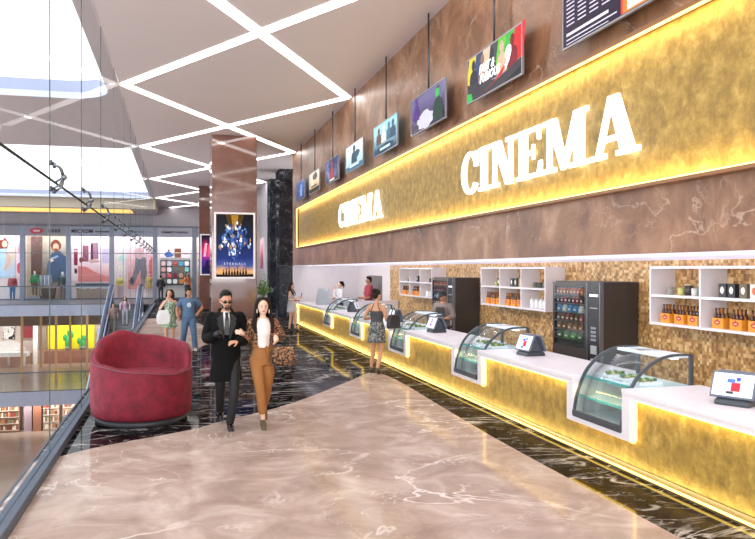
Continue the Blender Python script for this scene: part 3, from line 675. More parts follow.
# ================================================================== VENDING MACHINES
def make_vend():
    r = thing('vending_machine', 'x', 'vending machine')
    D, W_, H_ = .65, 1.5, 1.91   # faces -X, local y from 0 (near) to W_ (far)
    dk = plain('3b3431', rough=.35, var=.05); 
    mb = MB(); mb.b2(.05, D, 0, W_, 0, H_); 
    mb.build('cabinet', dk, r, bevel=.01)
    mb = MB(); mb.b2(-.0, .05, 0, .36, .02, H_-.02); mb.build('control_panel', plain('2d2b2c', rough=.25), r)
    MB().b2(-.012, .05, .36, .385, .02, H_-.02).build('trim_strip', M_steel, r); MB().b2(-.012, .05, -.01, .012, 0, H_).build('trim_strip', M_steel, r)
    MB().b2(-.01, 0, .06, .3, 1.68, 1.72).build('name_plate', pc('e6e6ea', .3), r); MB().b2(-.01, 0, .08, .28, 1.5, 1.515).build('display', pc('9a9aa0', .2), r)
    kp = MB()
    for i in range(4):
        for j in range(3): kp.b2(-.012, 0, .12+j*.05, .155+j*.05, 1.0+i*.06, 1.035+i*.06)
    kp.build('keypad', plain('8f939a'), r); MB().b2(-.015, 0, .1, .26, .8, .93).build('coin_slot', plain('c9ccd2', rough=.3, metal=.4), r); MB().b2(-.015, 0, .1, .26, .68, .73).build('coin_return', plain('c9ccd2', rough=.3, metal=.4), r)
    mb = MB(); mb.b2(0, .05, .385, .46, .02, H_-.02); mb.b2(0, .05, W_-.06, W_, .02, H_-.02); mb.b2(0, .05, .46, W_-.06, H_-.08, H_-.02); mb.b2(0, .05, .46, W_-.06, .02, .86); mb.build('door_frame', dk, r)
    MB().b2(.045, .052, .46, W_-.06, .86, H_-.08).build('back_liner', plain('5a5150', rough=.5, emit=.08), r)
    rows = [(1.70, 'e0643a', 8, .10), (1.555, 'a82a34', 7, .11), (1.41, '5a9ac8', 5, .11), (1.265, '8a5a3a', 6, .11), (1.12, 'b87a4a', 5, .115), (.975, '5a9a4a', 4, .11)]
    for z, c, n, h in rows:
        MB().b2(-.002, .045, .46, W_-.06, z-.02, z).build('shelf', plain('8a8486', rough=.3, metal=.4), r)
        for k in range(n):
            y = .5+(W_-.62)*(k+.5)/n; wd = (W_-.62)/n*.72
            c2 = c if k % 3 else {'e0643a': 'e88a50', 'a82a34': '4a2a2a', '5a9ac8': 'e8e0d0', '8a5a3a': 'c05a50', 'b87a4a': 'a06038', '5a9a4a': '3c7034'}[c]
            mb = MB(); mb.rings([[(-.0+.002, y-wd/2, z), (.04, y-wd/2, z), (.04, y+wd/2, z), (.002, y+wd/2, z)], [(.0, y-wd/2, z+h*.5), (.04, y-wd/2, z+h*.5), (.04, y+wd/2, z+h*.5), (.0, y+wd/2, z+h*.5)], [(.018, y-wd*.42, z+h), (.03, y-wd*.42, z+h), (.03, y+wd*.42, z+h), (.018, y+wd*.42, z+h)]], smooth=False)
            mb.b2(-.003, 0, y-wd*.25, y+wd*.25, z+h*.25, z+h*.5, mat=pc('f2e8d8', .1)); mb.mats = [plain(c2, rough=.4, emit=.12), mb.mats[0]] if False else mb.mats
            ob = mb.build('snack_pack', plain(c2, rough=.4, emit=.12), r)
            if len(ob.data.materials) == 1:
                ob.data.materials.clear(); ob.data.materials.append(plain(c2, rough=.4, emit=.12)); ob.data.materials.append(pc('f2e8d8', .1))
                for i_, p in enumerate(ob.data.polygons): p.material_index = 1 if i_ >= 10 else 0
    MB().b2(-.006, -.003, .46, W_-.06, .86, H_-.08).build('door_glass', glass('d9e0e2', 1.0), r)
    return r
v0 = make_vend(); v0.location = (6.17, 10.25, 0); v0['label'] = 'dark snack vending machine against the mosaic wall, nearer and fully seen one'; v0['group'] = 'snack vending machines'
dup(v0, (6.17, 16.6, 0), 0, 'dark snack vending machine behind the worker in a cap', 'snack vending machines')

# ================================================================== WALL SHELVES
def make_shelf(lab, y_near, SL=3.05):
    r = thing('wall_shelf', lab, 'shelf', (6.45, y_near, 0), 0, 'white wall shelves of six compartments')
    th = .035
    for z in (1.33, 1.72, 2.11): MB().b2(.003, .398, .003, SL-.003, z, z+th).build('shelf_board', M_white, r)
    for k in range(4):
        y = k*(SL-th)/3; MB().b2(0, .4, y, y+th, 1.327, 2.148).build('divider', M_white, r)
    return r
sh_y = {'near': 6.22, 'middle': 12.57, 'far': 18.95}
for k, y in sh_y.items(): make_shelf({'near': 'white six-compartment wall shelf at the right edge of the picture', 'middle': 'white six-compartment wall shelf between the two vending machines', 'far': 'white six-compartment wall shelf beyond the far vending machine'}[k], y, 3.2 if k == 'near' else 3.05)
def make_pack():
    r = thing('bottle_carrier', 'x', 'bottle carrier')
    card = plain('e8962c', rough=.55)
    mb = MB(); mb.b2(0, .13, 0, .2, 0, .13, mat=card)
    mb.prism([(0+.0, .13), (.2, .13), (.16, .2), (.14, .25), (.06, .25), (.04, .2)], .062, .068, 'x', mat=card); mb.build('carton', None, r)
    mb = MB()
    mb.add([(-.001, y, z) for y, z in blob(.1, .075, .055, .03, 5, 12, .12)], [tuple(range(12))], mat=plain('b8283a')); mb.add([(-.002, y, z) for y, z in blob(.1, .075, .03, .008, 6, 8, .1)], [tuple(range(8))], mat=plain('f6d890')); mb.add([(-.001, y, z) for y, z in blob(.1, .11, .012, .012, 7, 8, .1)], [tuple(range(8))], mat=plain('8a2838')); mb.build('logo', None, r)
    for i in range(2):
        for j in range(3):
            MB().lathe([(.026, .1), (.026, .15), (.022, .175), (.011, .2), (.010, .24), (.013, .245), (.013, .255), (.0, .256)], 8, (.033+.064*i, .036+.064*j, 0)).build('bottle', plain('4a2414', rough=.15), r)
    return r
pk = None
def spot(k, cell, off): return sh_y[k]+cell*(1.055 if k == 'near' else 1.005)+off+(.03 if k == 'near' else 0)
pl_ = {'near': [(2, [.1, .38, .68]), (1, [.05, .36, .68]), (0, [.1, .4, .7])], 'middle': [(2, [.12, .4, .68]), (1, [.1, .38, .68])], 'far': [(2, [.15, .45, .7]), (1, [.12, .42, .68])]}
cn = {2: 'far-end', 1: 'middle', 0: 'near-end'}
for k, cells in pl_.items():
    for cell, offs in cells:
        for n_, o_ in enumerate(offs):
            lab = 'orange bottle carrier in the lower %s compartment of the %s wall shelf, %s of three' % (cn[cell], {'near': 'right-hand', 'middle': 'middle', 'far': 'farthest'}[k], ['nearest', 'middle', 'farthest'][n_])
            loc = (6.5, spot(k, cell, o_), 1.365)
            if pk is None: pk = make_pack(); pk.location = loc; pk['label'] = lab; pk['group'] = 'orange bottle carriers on the wall shelves'
            else: dup(pk, loc, 0, lab)
def item(kind, k, cell, off, z, col, lab, s_=1):
    y = spot(k, cell, off); x = 6.52
    if kind == 'mug':
        r = thing('mug', lab, 'mug', (x+.05, y, z), 0, 'crockery and tins on the wall shelves')
        MB().lathe([(.038*s_, 0), (.045*s_, .01), (.046*s_, .1*s_), (.041*s_, .1*s_), (.038*s_, .02), (0, .02)], 16).build('cup', plain(col, rough=.25), r)
        MB().tube([(0, .042*s_, .08*s_), (0, .075*s_, .075*s_), (0, .078*s_, .035*s_), (0, .043*s_, .025*s_)], .008*s_, 6).build('handle', plain(col, rough=.25), r)
    elif kind == 'tin':
        r = thing('tea_tin', lab, 'tin', (x+.05, y, z), 0, 'crockery and tins on the wall shelves')
        MB().lathe([(.055*s_, 0), (.055*s_, .13*s_), (0, .13*s_)], 16).build('can', plain(col, rough=.3), r); MB().lathe([(.057*s_, .13*s_), (.057*s_, .15*s_), (.03, .155*s_), (0, .155*s_)], 16).build('lid', plain('c8b890', rough=.3), r)
    elif kind == 'box':
        r = thing('printed_box', lab, 'box', (x, y, z), 0, 'small boxes on the wall shelves')
        MB().b2(0, .1, -.065*s_, .065*s_, 0, .17*s_).build('carton', plain(col, rough=.5), r, bevel=.003)
        mb = MB(); c2 = 'e8e4d8' if col in ('2e2f33', '24262b', '6a5f48', '3f4440') else 'd8703c'
        mb.add([(-.001, yy, zz) for yy, zz in blob(0, .09*s_, .035*s_, .045*s_, 9, 14, .1)], [tuple(range(14))], mat=plain(c2)); mb.build('emblem', None, r)
items = [('mug', 'near', 2, .75, '9a9a90', 'pale glass mug in the upper far compartment of the right-hand shelf'),
 ('mug', 'near', 2, .52, 'c8c878', 'yellow-green mug in the upper far compartment of the right-hand shelf'),
 ('tin', 'near', 2, .36, '3a3c38', 'dark tin behind the mugs on the right-hand shelf'),
 ('mug', 'near', 2, .24, 'e6e0d8', 'white mug with a dark swirl on the right-hand shelf'),
 ('tin', 'near', 2, .1, '5a8a80', 'teal tin at the near end of the upper far compartment, right-hand shelf'),
 ('box', 'near', 1, .72, '2e2f33', 'black box with a pale emblem, first in the upper middle compartment of the right-hand shelf'),
 ('box', 'near', 1, .56, '24262b', 'second black box beside its twin on the right-hand shelf'),
 ('box', 'near', 1, .36, '6a5f48', 'olive tin-like box on the right-hand shelf'),
 ('box', 'near', 1, .18, 'e6e0da', 'white box with an orange round emblem on the right-hand shelf'),
 ('box', 'near', 1, .04, 'dcd8d6', 'white box at the near end of the upper middle compartment'),
 ('mug', 'middle', 2, .45, 'b8c060', 'yellow-green mug in the upper far compartment of the middle shelf'),
 ('box', 'middle', 2, .25, '2e2f33', 'black box with pale emblem in the upper far compartment of the middle shelf'),
 ('box', 'middle', 1, .6, '24262b', 'black box in the upper middle compartment of the middle shelf'),
 ('box', 'middle', 1, .42, '3f4440', 'charcoal box beside the black one on the middle shelf'),
 ('box', 'middle', 1, .2, 'a89468', 'tan box in the upper middle compartment of the middle shelf'),
 ('mug', 'middle', 0, .65, '6a6e60', 'dark mug, first in the upper near compartment of the middle shelf'),
 ('mug', 'middle', 0, .45, '4f5248', 'dark green mug, second in the upper near compartment of the middle shelf'),
 ('mug', 'middle', 0, .25, '7a7a70', 'grey mug, third in the upper near compartment of the middle shelf'),
 ('box', 'far', 1, .5, '2e2f33', 'black box in the upper middle compartment of the farthest shelf'),
 ('mug', 'far', 2, .4, '5a6a5a', 'dark mug in the upper far compartment of the farthest shelf'),
 ('mug', 'far', 0, .45, '4f5a50', 'dark mug in the upper near compartment of the farthest shelf')]
for kd, k, cell, off, col, lab in items: item(kd, k, cell, off, 1.755, col, lab)
cup = None
for n_, (k, y) in enumerate([('middle', .8), ('middle', .62), ('middle', .44), ('middle', .28), ('far', .75), ('far', .5)]):
    lab = 'white lidded jar low on the %s wall shelf, %s of the jars' % ('middle' if k == 'middle' else 'farthest', ['farthest', 'second farthest', 'third farthest', 'nearest', 'farther', 'nearer'][n_])
    loc = (6.6, spot(k, 0, y), 1.365)
    if cup is None:
        cup = thing('white_jar', lab, 'jar', loc, 0, 'white jars on the wall shelves'); MB().lathe([(.05, 0), (.058, .02), (.058, .13), (.045, .15), (0, .15)], 14).build('jar_body', plain('eceaea', rough=.2), cup); MB().lathe([(.05, .15), (.05, .17), (.015, .18), (.015, .2), (0, .2)], 14).build('lid', plain('d5d2d2', rough=.2), cup)
    else: dup(cup, loc, 0, lab)
r = thing('white_canister', 'tall white canister at the near end of the middle wall shelf', 'canister', (6.6, spot('middle', 0, .12), 1.365)); MB().lathe([(.06, 0), (.06, .24), (0, .24)], 16).build('canister_body', plain('f0eeee', rough=.2), r); MB().lathe([(.063, .24), (.063, .27), (0, .28)], 16).build('lid', plain('dcdada', rough=.2), r)

# ================================================================== RED TUB SOFA
def sofa():
    r = thing('tub_sofa', 'round dark red velvet tub sofa beside the glass on the black marble', 'sofa', (-.49, 11.18, 0))
    vel, nt, b = newmat('red_velvet'); L = nt.links.new
    tc = nt.nodes.new('ShaderNodeTexCoord'); n = nt.nodes.new('ShaderNodeTexNoise'); n.inputs['Scale'].default_value = 7; n.inputs['Detail'].default_value = 9; n.inputs['Roughness'].default_value = .7; L(tc.outputs['Object'], n.inputs['Vector'])
    rp = nt.nodes.new('ShaderNodeValToRGB'); rp.color_ramp.elements[0].position = .3; rp.color_ramp.elements[1].position = .72; rp.color_ramp.elements[0].color = lin('5c0a1b'); rp.color_ramp.elements[1].color = lin('901832'); L(n.outputs['Fac'], rp.inputs[0]); L(rp.outputs[0], b.inputs['Base Color'])
    b.inputs['Roughness'].default_value = .75; b.inputs['Sheen Weight'].default_value = .15; b.inputs['Sheen Tint'].default_value = lin('c8506a')
    n2 = nt.nodes.new('ShaderNodeTexNoise'); n2.inputs['Scale'].default_value = 6; n2.inputs['Detail'].default_value = 6; bp = nt.nodes.new('ShaderNodeBump'); bp.inputs['Distance'].default_value = .05; bp.inputs['Strength'].default_value = .35; L(tc.outputs['Object'], n2.inputs['Vector']); L(n2.outputs[0], bp.inputs['Height']); L(bp.outputs[0], b.inputs['Normal'])
    RX, RY = .69, .77
    seg = 64
    def hgt(a):   # rim height round the tub; a=0 is +x (image right), pi/2 away from the camera
        keys = [(-PI/2, .76), (-PI*.28, .71), (-.18, .74), (.02, .97), (.4, 1.04), (PI/2, 1.13), (PI*.68, 1.21), (PI*.8, 1.14), (PI, .92), (PI*1.2, .83), (PI*1.5, .76)]
        while a > 1.5*PI: a -= 2*PI
        while a < -PI/2: a += 2*PI
        for (a0, h0), (a1, h1) in zip(keys[:-1], keys[1:]):
            if a0 <= a <= a1:
                t_ = (a-a0)/(a1-a0); t_ = t_*t_*(3-2*t_); return h0+(h1-h0)*t_
        return .76
    def thick(a): return .17+.07*max(0, math.sin(a-.4))
    rings = []
    def ring(f, zf, inset=0):
        out = []
        for i in range(seg):
            a = 2*PI*i/seg; h = hgt(a); rr = f(a) if callable(f) else f
            out.append((RX*rr*math.cos(a), RY*rr*math.sin(a), zf(a, h)))
        return out
    rings += [ring(.86, lambda a, h: .07), ring(.955, lambda a, h: .09), ring(.985, lambda a, h: .16), ring(1.0, lambda a, h: h*.45), ring(.995, lambda a, h: h*.8), ring(.985, lambda a, h: h-.05), ring(.965, lambda a, h: h-.012)]
    rings += [ring(lambda a: .93, lambda a, h: h), ring(lambda a: 1-thick(a)*.55, lambda a, h: h+.012), ring(lambda a: 1-thick(a)*.9, lambda a, h: h-.03), ring(lambda a: 1-thick(a)*1.1, lambda a, h: h-.12), ring(lambda a: 1-thick(a)*1.3, lambda a, h: .55), ring(.45, lambda a, h: .56), ring(.05, lambda a, h: .57)]
    mb = MB(); mb.rings(rings); o = mb.build('upholstery', vel, r); sd = o.modifiers.new('s', 'SUBSURF'); sd.levels = 1; sd.render_levels = 1
    cr = []
    for i in range(seg):
        a = 2*PI*i/seg; cr.append(a)
    mb = MB(); mb.rings([[(RX*k*f_*math.cos(a), RY*k*f_*math.sin(a), z) for a in cr] for k, z, f_ in ((.72, .54, 1), (.76, .58, 1), (.76, .64, 1), (.7, .67, 1), (.4, .685, 1), (.03, .69, 1))]); mb.build('seat_cushion', vel, r)
    # welt that follows the rim
    pts = [(RX*.985*math.cos(a), RY*.985*math.sin(a), hgt(a)-.02) for a in cr]+[(RX*.985, 0, hgt(0)-.02)]
    MB().tube(pts, .007, 6).build('piping', plain('7a4a56', rough=.6), r)
    mb = MB(); mb.b2(-.02, .0, .1, .58, .6, 1.0); 
    MB().rings([[(RX*k*math.cos(a), RY*k*math.sin(a), z) for a in cr] for k, z in ((.86, 0), (.9, .02), (.9, .075))]).build('plinth', plain('3b3a40', rough=.5), r)
sofa()

# plant behind the couple, in a slim grey pot
r = thing('potted_tree', 'small leafy potted tree standing beyond the brown column', 'plant', (3.25, 30.0, 0))
MB().lathe([(.18, 0), (.24, .5), (.25, .55), (.21, .55), (.2, .48), (0, .48)], 20).build('pot', plain('8c8a90', rough=.4), r)
rr = random.Random(11); st = MB(); lf = MB()
st.tube([(0, 0, .48), (.01, 0, .9), (0, .01, 1.2)], [.03, .025, .02], 8)
for k in range(26):
    a = rr.uniform(0, 2*PI); el = rr.uniform(.1, 1.3); L_ = rr.uniform(.35, .75); base = Vector((0, 0, rr.uniform(.9, 1.3)))
    tip = base+Vector((math.cos(a)*math.cos(el)*.55, math.sin(a)*math.cos(el)*.55, math.sin(el)*.95))*L_
    st.tube([base, (base+tip)/2+Vector((0, 0, .05)), tip], [.012, .008, .004], 5)
    for j in range(16):
        p = base.lerp(tip, rr.uniform(.35, 1.05))+Vector([rr.uniform(-.07, .07) for _ in range(3)]); M_ = T(*p) @ Euler((rr.uniform(-1, 1), rr.uniform(-1, 1), rr.uniform(0, 6.3))).to_matrix().to_4x4()
        lf.add([(0, 0, 0), (.025, .04, .01), (0, .11, 0), (-.025, .04, .01)], [(0, 1, 2, 3)], M_, plain(rr.choice(['4f7a34', '6d9a45', '86b058', '3e662c']), rough=.5))
st.build('branches', plain('5d4a34', rough=.7), r); lf.build('foliage', None, r, recalc=False)

# tension rod with spider fittings on the glass
rd = MB().tube([(-1.3, 3, 3.05), (-1.3, 46, 3.05)], .013, 8).build('tension_rod', plain('39403a', rough=.4, metal=.5)); tag(rd, 'long dark horizontal tension rod running along the glass wall', 'rod')
sp0 = None
onam = {8.92: 'nearest one in view', 11.72: 'second nearest', 14.58: 'third nearest', 17.5: 'fourth nearest', 20.4: 'fifth nearest', 23.4: 'sixth nearest', 26.3: 'seventh nearest', 29.2: 'eighth nearest', 32.1: 'ninth nearest', 35: 'tenth nearest', 37.9: 'eleventh nearest', 40.8: 'twelfth nearest', 43.7: 'farthest one'}
for y in joints[4:]:
    lab = 'steel spider bracket gripping the glass wall joint, %s along the rod' % onam[y]
    if sp0 is None:
        sp0 = thing('spider_fitting', lab, 'glass bracket', (-1.34, y, 3.11), 0, 'spider brackets along the glass wall')
        for sy in (-.12, .12):
            for sz in (-.14, .14):
                MB().tube([(.13, .0, 0), (.1, sy*.7, sz*.7), (.03, sy, sz)], [.017, .014, .011], 7).build('arm', M_steel, sp0)
                MB().lathe([(.03, 0), (.03, .03), (.012, .035), (.012, .05), (0, .05)], 10, m=T(0, sy, sz) @ R(PI/2, 'Y')).build('bolt', M_dark, sp0)
        MB().ell((.13, 0, 0), (.035, .035, .035), seg=10).build('hub', M_steel, sp0)
        MB().tube([(.13, 0, 0), (.04, 0, -.06)], .012, 6).build('rod_clamp', M_dark, sp0)
    else: dup(sp0, (-1.34, y, 3.11), 0, lab)
# ================================================================== FAR SHOPS
FY = 57.2
cols = [-10.16, -7.26, -4.46, -1.55, 1.13]
M_fr = plain('7f8698', rough=.35, metal=.2)
hdr = MB(); hdr.b2(-14.5, 4.3, 55.55, 57.2, 5.05, 5.16); struct('wall_header', hdr, plain('6a6e7c', rough=.4))
struct('wall_above_shops', MB().b2(-14.5, 4.3, 55.75, 57.2, 5.16, 6.49), plain('a9a3a8', rough=.5, var=.02))
bays = [(-12.9, -10.31, 'nearest the left edge'), (-10.01, -7.41, 'of the denim jacket'), (-7.11, -4.61, 'of the perfume bottles'), (-4.31, -1.70, 'of the grey trousers'), (-1.40, .98, 'with coloured squares'), (1.28, 4.3, 'half hidden by the columns')]
for x in cols:
    o = MB().b2(x-.15, x+.15, 55.6, 56.0, 0, 5.05).build('shopfront_post', M_fr)
    tag(o, 'blue-grey shopfront post, %s across the far walkway' % {cols[0]: 'first from the left', cols[1]: 'second from the left', cols[2]: 'third from the left', cols[3]: 'fourth from the left', cols[4]: 'rightmost one'}[x], 'post', 'blue-grey shopfront posts')
signs = ['blank grey', 'a red oval logo', 'long line of dark letters', 'faint letters', 'small dark letters', 'plain grey']
for i, (x0, x1, lab) in enumerate(bays):
    r = thing('shop_sign', 'grey sign board with %s, over the window %s' % (signs[i], lab), 'sign', ((x0+x1)/2, 55.6, 4.72), 0, 'grey sign boards over the far shops')
    w2 = (x1-x0)/2
    MB().b2(-w2, w2, 0, .12, -.33, .33).build('board', plain(['8d8a94', '8f8b95', '9fa6b8', 'a4aabc', 'a9a7b4', '8d8a94'][i], rough=.4), r)
    mb = MB(); rr = random.Random(40+i); dkc = plain('33343f', rough=.5)
    if i == 1:
        mb.prism(blob(-.55, .0, .42, .2, 2, 18, .06), -.03, 0, 'y', mat=plain('c23a4a')); mb.prism(rect(-.75, -.35, -.06, .06), -.035, -.03, 'y', mat=plain('e8c8cc'))
        for k in range(4): mb.prism(rect(.2+k*.2, .34+k*.2, -.1, .12), -.02, 0, 'y', mat=dkc)
    elif i == 2:
        mb.text('MICROM', .36, T(-.5, -.02, 0), dkc, offset=.01)
        for k in range(10): mb.prism(rect(.35+k*.09, .42+k*.09, -.06, .05), -.02, 0, 'y', mat=dkc)
    elif i == 4: mb.text("SUMMER'S CARNIVAL", .19, T(0, -.02, 0), dkc, offset=.006)
    elif i == 3: mb.text('ARRIVALS', .2, T(.2, -.02, 0), plain('6a6e7c'), offset=.003)
    if mb.v: mb.build('lettering', None, r)
    # glazing of the shopfront
    g = struct('window_%d' % (30+i), MB().b2(x0, x1, 55.78, 55.79, .1, 4.4), glass('f6f8f9', .2))
    fb = MB(); fb.b2(x0, x1, 55.75, 55.82, 3.2, 3.25); fb.b2(x0, x1, 55.75, 55.85, .02, .12); fb.build('transom', plain('5c6474', rough=.4), g)
    struct('wall_shop_back', MB().b2(x0-.15, x1+.15, 57.1, 57.2, 0, 5.05), plain(['e3cfcf', 'b59c86', 'ecd8dc', 'e6ccd0', 'cfc9c8', 'd6c0ae'][i], rough=.5, var=.06, vscale=1, emit=.12))
def poster(name, lab, x, z, w_, h_, bg, shapes, y=57.08):
    r = thing(name, lab, 'display', (x, y, z), 0, 'posters and displays in the far shop windows')
    mb = MB(); mb.prism(rect(-w_/2, w_/2, -h_/2, h_/2), -.04, 0, 'y', mat=bg if not isinstance(bg, str) else pc(bg, .2))
    for k, (p, c) in enumerate(shapes): mb.poly(p, -.043-.002*k, pc(c, .15))
    mb.build('picture', None, r, recalc=False)
    return r
# bay 0: girl with red hair in a pale blue dress, red bags
poster('window_poster', 'poster of a red-haired woman in pale blue, leftmost far shop window', -11.7, 3.0, 1.7, 2.9, gradz([(.1, 'b8c8da'), (.5, 'd8c4b4'), (.9, 'eae2de')], -1.4, 1.4, emit=.15), [(blob(.1, .75, .34, .5, 1), '8a4034'), (blob(.18, .85, .17, .24, 2, j=.08), 'e8c0a8'), ([(-.8, -.2), (-.3, .5), (.3, .55), (.5, -.2), (.3, -1.4), (-.85, -1.4)], 'b4cfe4'), ([(.2, .45), (.62, -.1), (.3, -1.0), (.12, -.9), (.3, -.1)], 'dcb49c')])
poster('window_poster', 'pale pink window panel with hanging red bags, beside the red-haired woman poster', -10.55, 3.0, .5, 2.9, 'ecc8d0', [(blob(0, -.8, .18, .45, 3), 'd0505c'), (blob(0, .6, .15, .4, 4), 'd890a0')])
# bay 1
poster('window_poster', 'big window poster of a bearded man in a blue denim jacket', -8.25, 2.8, 1.7, 3.2, gradz([(.1, '6a625c'), (.5, 'a09488'), (.9, 'c8b8a4')], -1.6, 1.6, emit=.1), [(blob(.0, .98, .34, .4, 6, j=.1), '7a3f2a'), (blob(.0, .85, .2, .28, 7, j=.05), 'e0b094'), (blob(0, .66, .17, .12, 8, j=.05), '8a5038'), ([(-.2, .5), (.25, .6), (.75, .1), (.75, -.8), (.6, -1.5), (-.55, -1.5), (-.6, -.6), (-.45, .1)], '3e5674'), ([(-.35, .1), (.1, .3), (.2, .2), (-.25, -.05)], '8fa6bc'), (blob(-.3, -.05, .16, .12, 9), 'e6c4ac')])
poster('window_panel', 'dark mauve-brown panel left of the denim jacket poster', -9.5, 2.7, .7, 3.4, gradz([(.2, '5c4238'), (.8, '7a5a54')], -1.7, 1.7, emit=.05), [])
# bay 2
poster('window_poster', 'pink window poster with tall mauve perfume bottles', -5.75, 2.75, 2.1, 3.0, gradz([(.0, 'd87f7c'), (.3, 'ecc0c4'), (.5, 'f0dde2'), (1, 'f4eeee')], -1.5, 1.5, noise=.05, emit=.2), [(rect(-.75, -.35, -.1, 1.05), '8f5866'), (rect(-.2, .3, .1, 1.25), 'a67c90'), (rect(-.22, -.05, -.2, 1.15), '5c3444'), (rect(.55, 1.0, -.2, .85), 'c7b4d4'), (blob(-.85, .0, .13, .2, 5), '7a3a3a'), (blob(0, -.05, .4, .12, 6), 'd8a89c'), ([(-1.05, -1.5), (1.05, -1.5), (1.05, -1.2), (.1, -.85), (-.5, -.45), (-1.05, -.4)], 'd8807a')])
poster('window_panel', 'narrow white and dark red panel left of the perfume poster', -6.95, 2.6, .3, 2.8, 'e6d4d8', [(rect(-.12, .12, -.2, .75), '8a2c3c'), (blob(0, -.6, .12, .2, 8), '4a3038'), (rect(-.12, .12, .85, .95), 'a85a66')])
# bay 3
poster('window_poster', 'pink window poster of a figure in grey trousers', -2.6, 2.5, 1.7, 3.6, gradz([(.1, 'dc8c88'), (.6, 'e8b4b8'), (.9, 'e4d0d4')], -1.8, 1.8, emit=.15), [([(-.35, .5), (.35, .5), (.45, -.6), (.3, -1.7), (.05, -1.7), (.0, -.4), (-.5, -1.6), (-.72, -1.5), (-.4, -.3)], '77747e'), (blob(-.1, .8, .4, .4, 4), 'd0a8ac'), ([(-.7, -1.5), (-.45, -1.3), (-.6, -.9), (-.8, -1.2)], '3a3a4a'), ([(.5, -1.7), (.8, -1.7), (.8, .6), (.6, .2)], 'd86a64')])
poster('window_panel', 'pale mint and cream panel with small items, left of the grey-trouser poster', -3.9, 2.7, .6, 3.0, 'dccfd0', [(blob(0, .9, .22, .25, 1), 'f0e8dc'), (blob(0, .2, .25, .22, 2), 'b8d8c8'), (blob(0, -.5, .22, .22, 3), 'e8e0d0')])
# bay 4 : board of coloured squares under a banner
poster('window_poster', 'wide banner with a person in a blue top and a brown and white panel', -.2, 3.3, 2.1, .72, 'ead8dc', [(blob(-.45, 0, .42, .33, 5, j=.05), 'f4e8e8'), (blob(-.45, -.12, .32, .2, 6), '4468ac'), (blob(-.45, .18, .1, .1, 7), 'a86a5a'), (rect(-.05, .42, -.33, .33), '7a4a38'), (rect(.0, .38, -.02, .05), 'c8a080'), (rect(.5, .95, -.1, .02), 'd8a0b0')])
r = thing('swatch_board', 'dark board with rows of rounded coloured squares, under the banner in the far shop window', 'display board', (-.2, 57.02, 1.95))
MB().b2(-1.05, 1.05, 0, .06, -1.0, .85).build('board', plain('5d5c5c', rough=.4), r)
sw = ['e0b8b8', 'cfc8d8', 'b84a42', '4fa0c0', 'eef2f0', 'e0a8a4', 'f0e6ea', '6a6a66', '7a6a54', '8fd0d0', 'b89094', 'd85a64', '7a3444', 'c89a80', '8fc8c4', 'a8a0a0', 'f4f4f4', 'ececec', 'd88a50', '9a9a98']
for k, c in enumerate(sw):
    x = -.82+(k % 5)*.41; z = .58-(k//5)*.43
    MB().prism([(x+.15*math.copysign(abs(math.cos(a))**.5, math.cos(a)), z+.16*math.copysign(abs(math.sin(a))**.5, math.sin(a))) for a in [2*PI*j/16 for j in range(16)]], -.05, 0, 'y').build('swatch', pc(c, .2), r)
# display table in bay 2 and chest in bay 1
r = thing('display_table', 'long dark blue display table with white fringe below, in the perfume shop', 'table', (-5.75, 56.4, 0))
MB().b2(-1.1, 1.1, -.35, .35, .95, 1.12).build('tabletop', plain('3c4a66'), r); MB().b2(-1.08, 1.08, -.36, -.33, .82, .95).build('fringe', plain('eeeaf0'), r)
for x in (-1.0, -.35, .35, 1.0): MB().b2(x-.05, x+.05, -.3, .3, 0, .95).build('leg', plain('c8a898'), r)
MB().b2(-1.05, 1.05, -.25, .3, .1, .72).build('goods', plain('c7a28e', var=.3, vscale=8), r)
r = thing('wooden_chest', 'dark brown carved wooden chest on the floor of the denim shop window', 'chest', (-8.62, 56.35, 0))
MB().rings([[(-.5*k, -.25, z), (.5*k, -.25, z), (.5*k, .25, z), (-.5*k, .25, z)] for k, z in ((.7, 0), (.75, .3), (.85, .5), (.9, .75))], smooth=False).build('chest_body', plain('4e3a2e', rough=.6, var=.2), r); MB().b2(-.46, .46, -.28, .28, .75, .82).build('lid', plain('5c4638'), r)
r = thing('clothes_rail', 'low rail of striped white and blue shirts in the denim shop window', 'clothes rail', (-8.85, 56.7, 0))
MB().tube([(-.4, 0, 0), (-.4, 0, 1.75), (.4, 0, 1.75), (.4, 0, 0)], .02, 6).build('rail', M_steel, r)
for k in range(6): MB().b2(-.33+k*.12, -.25+k*.12, -.2, .2, 1.0, 1.7).build('shirt', plain(['d8dce8', '8a96b0', 'e8e8f0', 'a0a8c0'][k % 4]), r)
tag(MB().b2(-9.9, -9.1, 56.0, 56.6, 0, .28).build('plinth', plain('b8b4b8')), 'low pale plinth under the green-jacket mannequin', 'plinth')

# guard rails of the far walkways
def guard(lab, x0, x1, y, z, name='glass_guardrail'):
    r = thing(name, lab, 'guard rail', ((x0+x1)/2, y, z), 0, 'glass guard rails across the atrium'); w2 = (x1-x0)/2
    MB().b2(-w2, w2, -.03, .03, 1.08, 1.14).build('handrail', plain('4a4f58', rough=.4, metal=.4), r)
    MB().b2(-w2, w2, -.02, .05, 0, .06).build('base_rail', plain('3c3a40', rough=.4), r)
    n = int((x1-x0)/2.4)
    for k in range(n): MB().b2(-w2+(x1-x0)*k/n+.02, -w2+(x1-x0)*(k+1)/n-.02, -.006, .006, .06, 1.08).build('glass_panel', glass('f4f8f9', .15), r)
guard('glass guard rail of the upper far walkway in front of the fashion shops', -14.4, -4.0, 48.1, 0)
guard('glass guard rail of the middle level in front of the yellow shop', -20, -4.3, 46.95, -4.9)
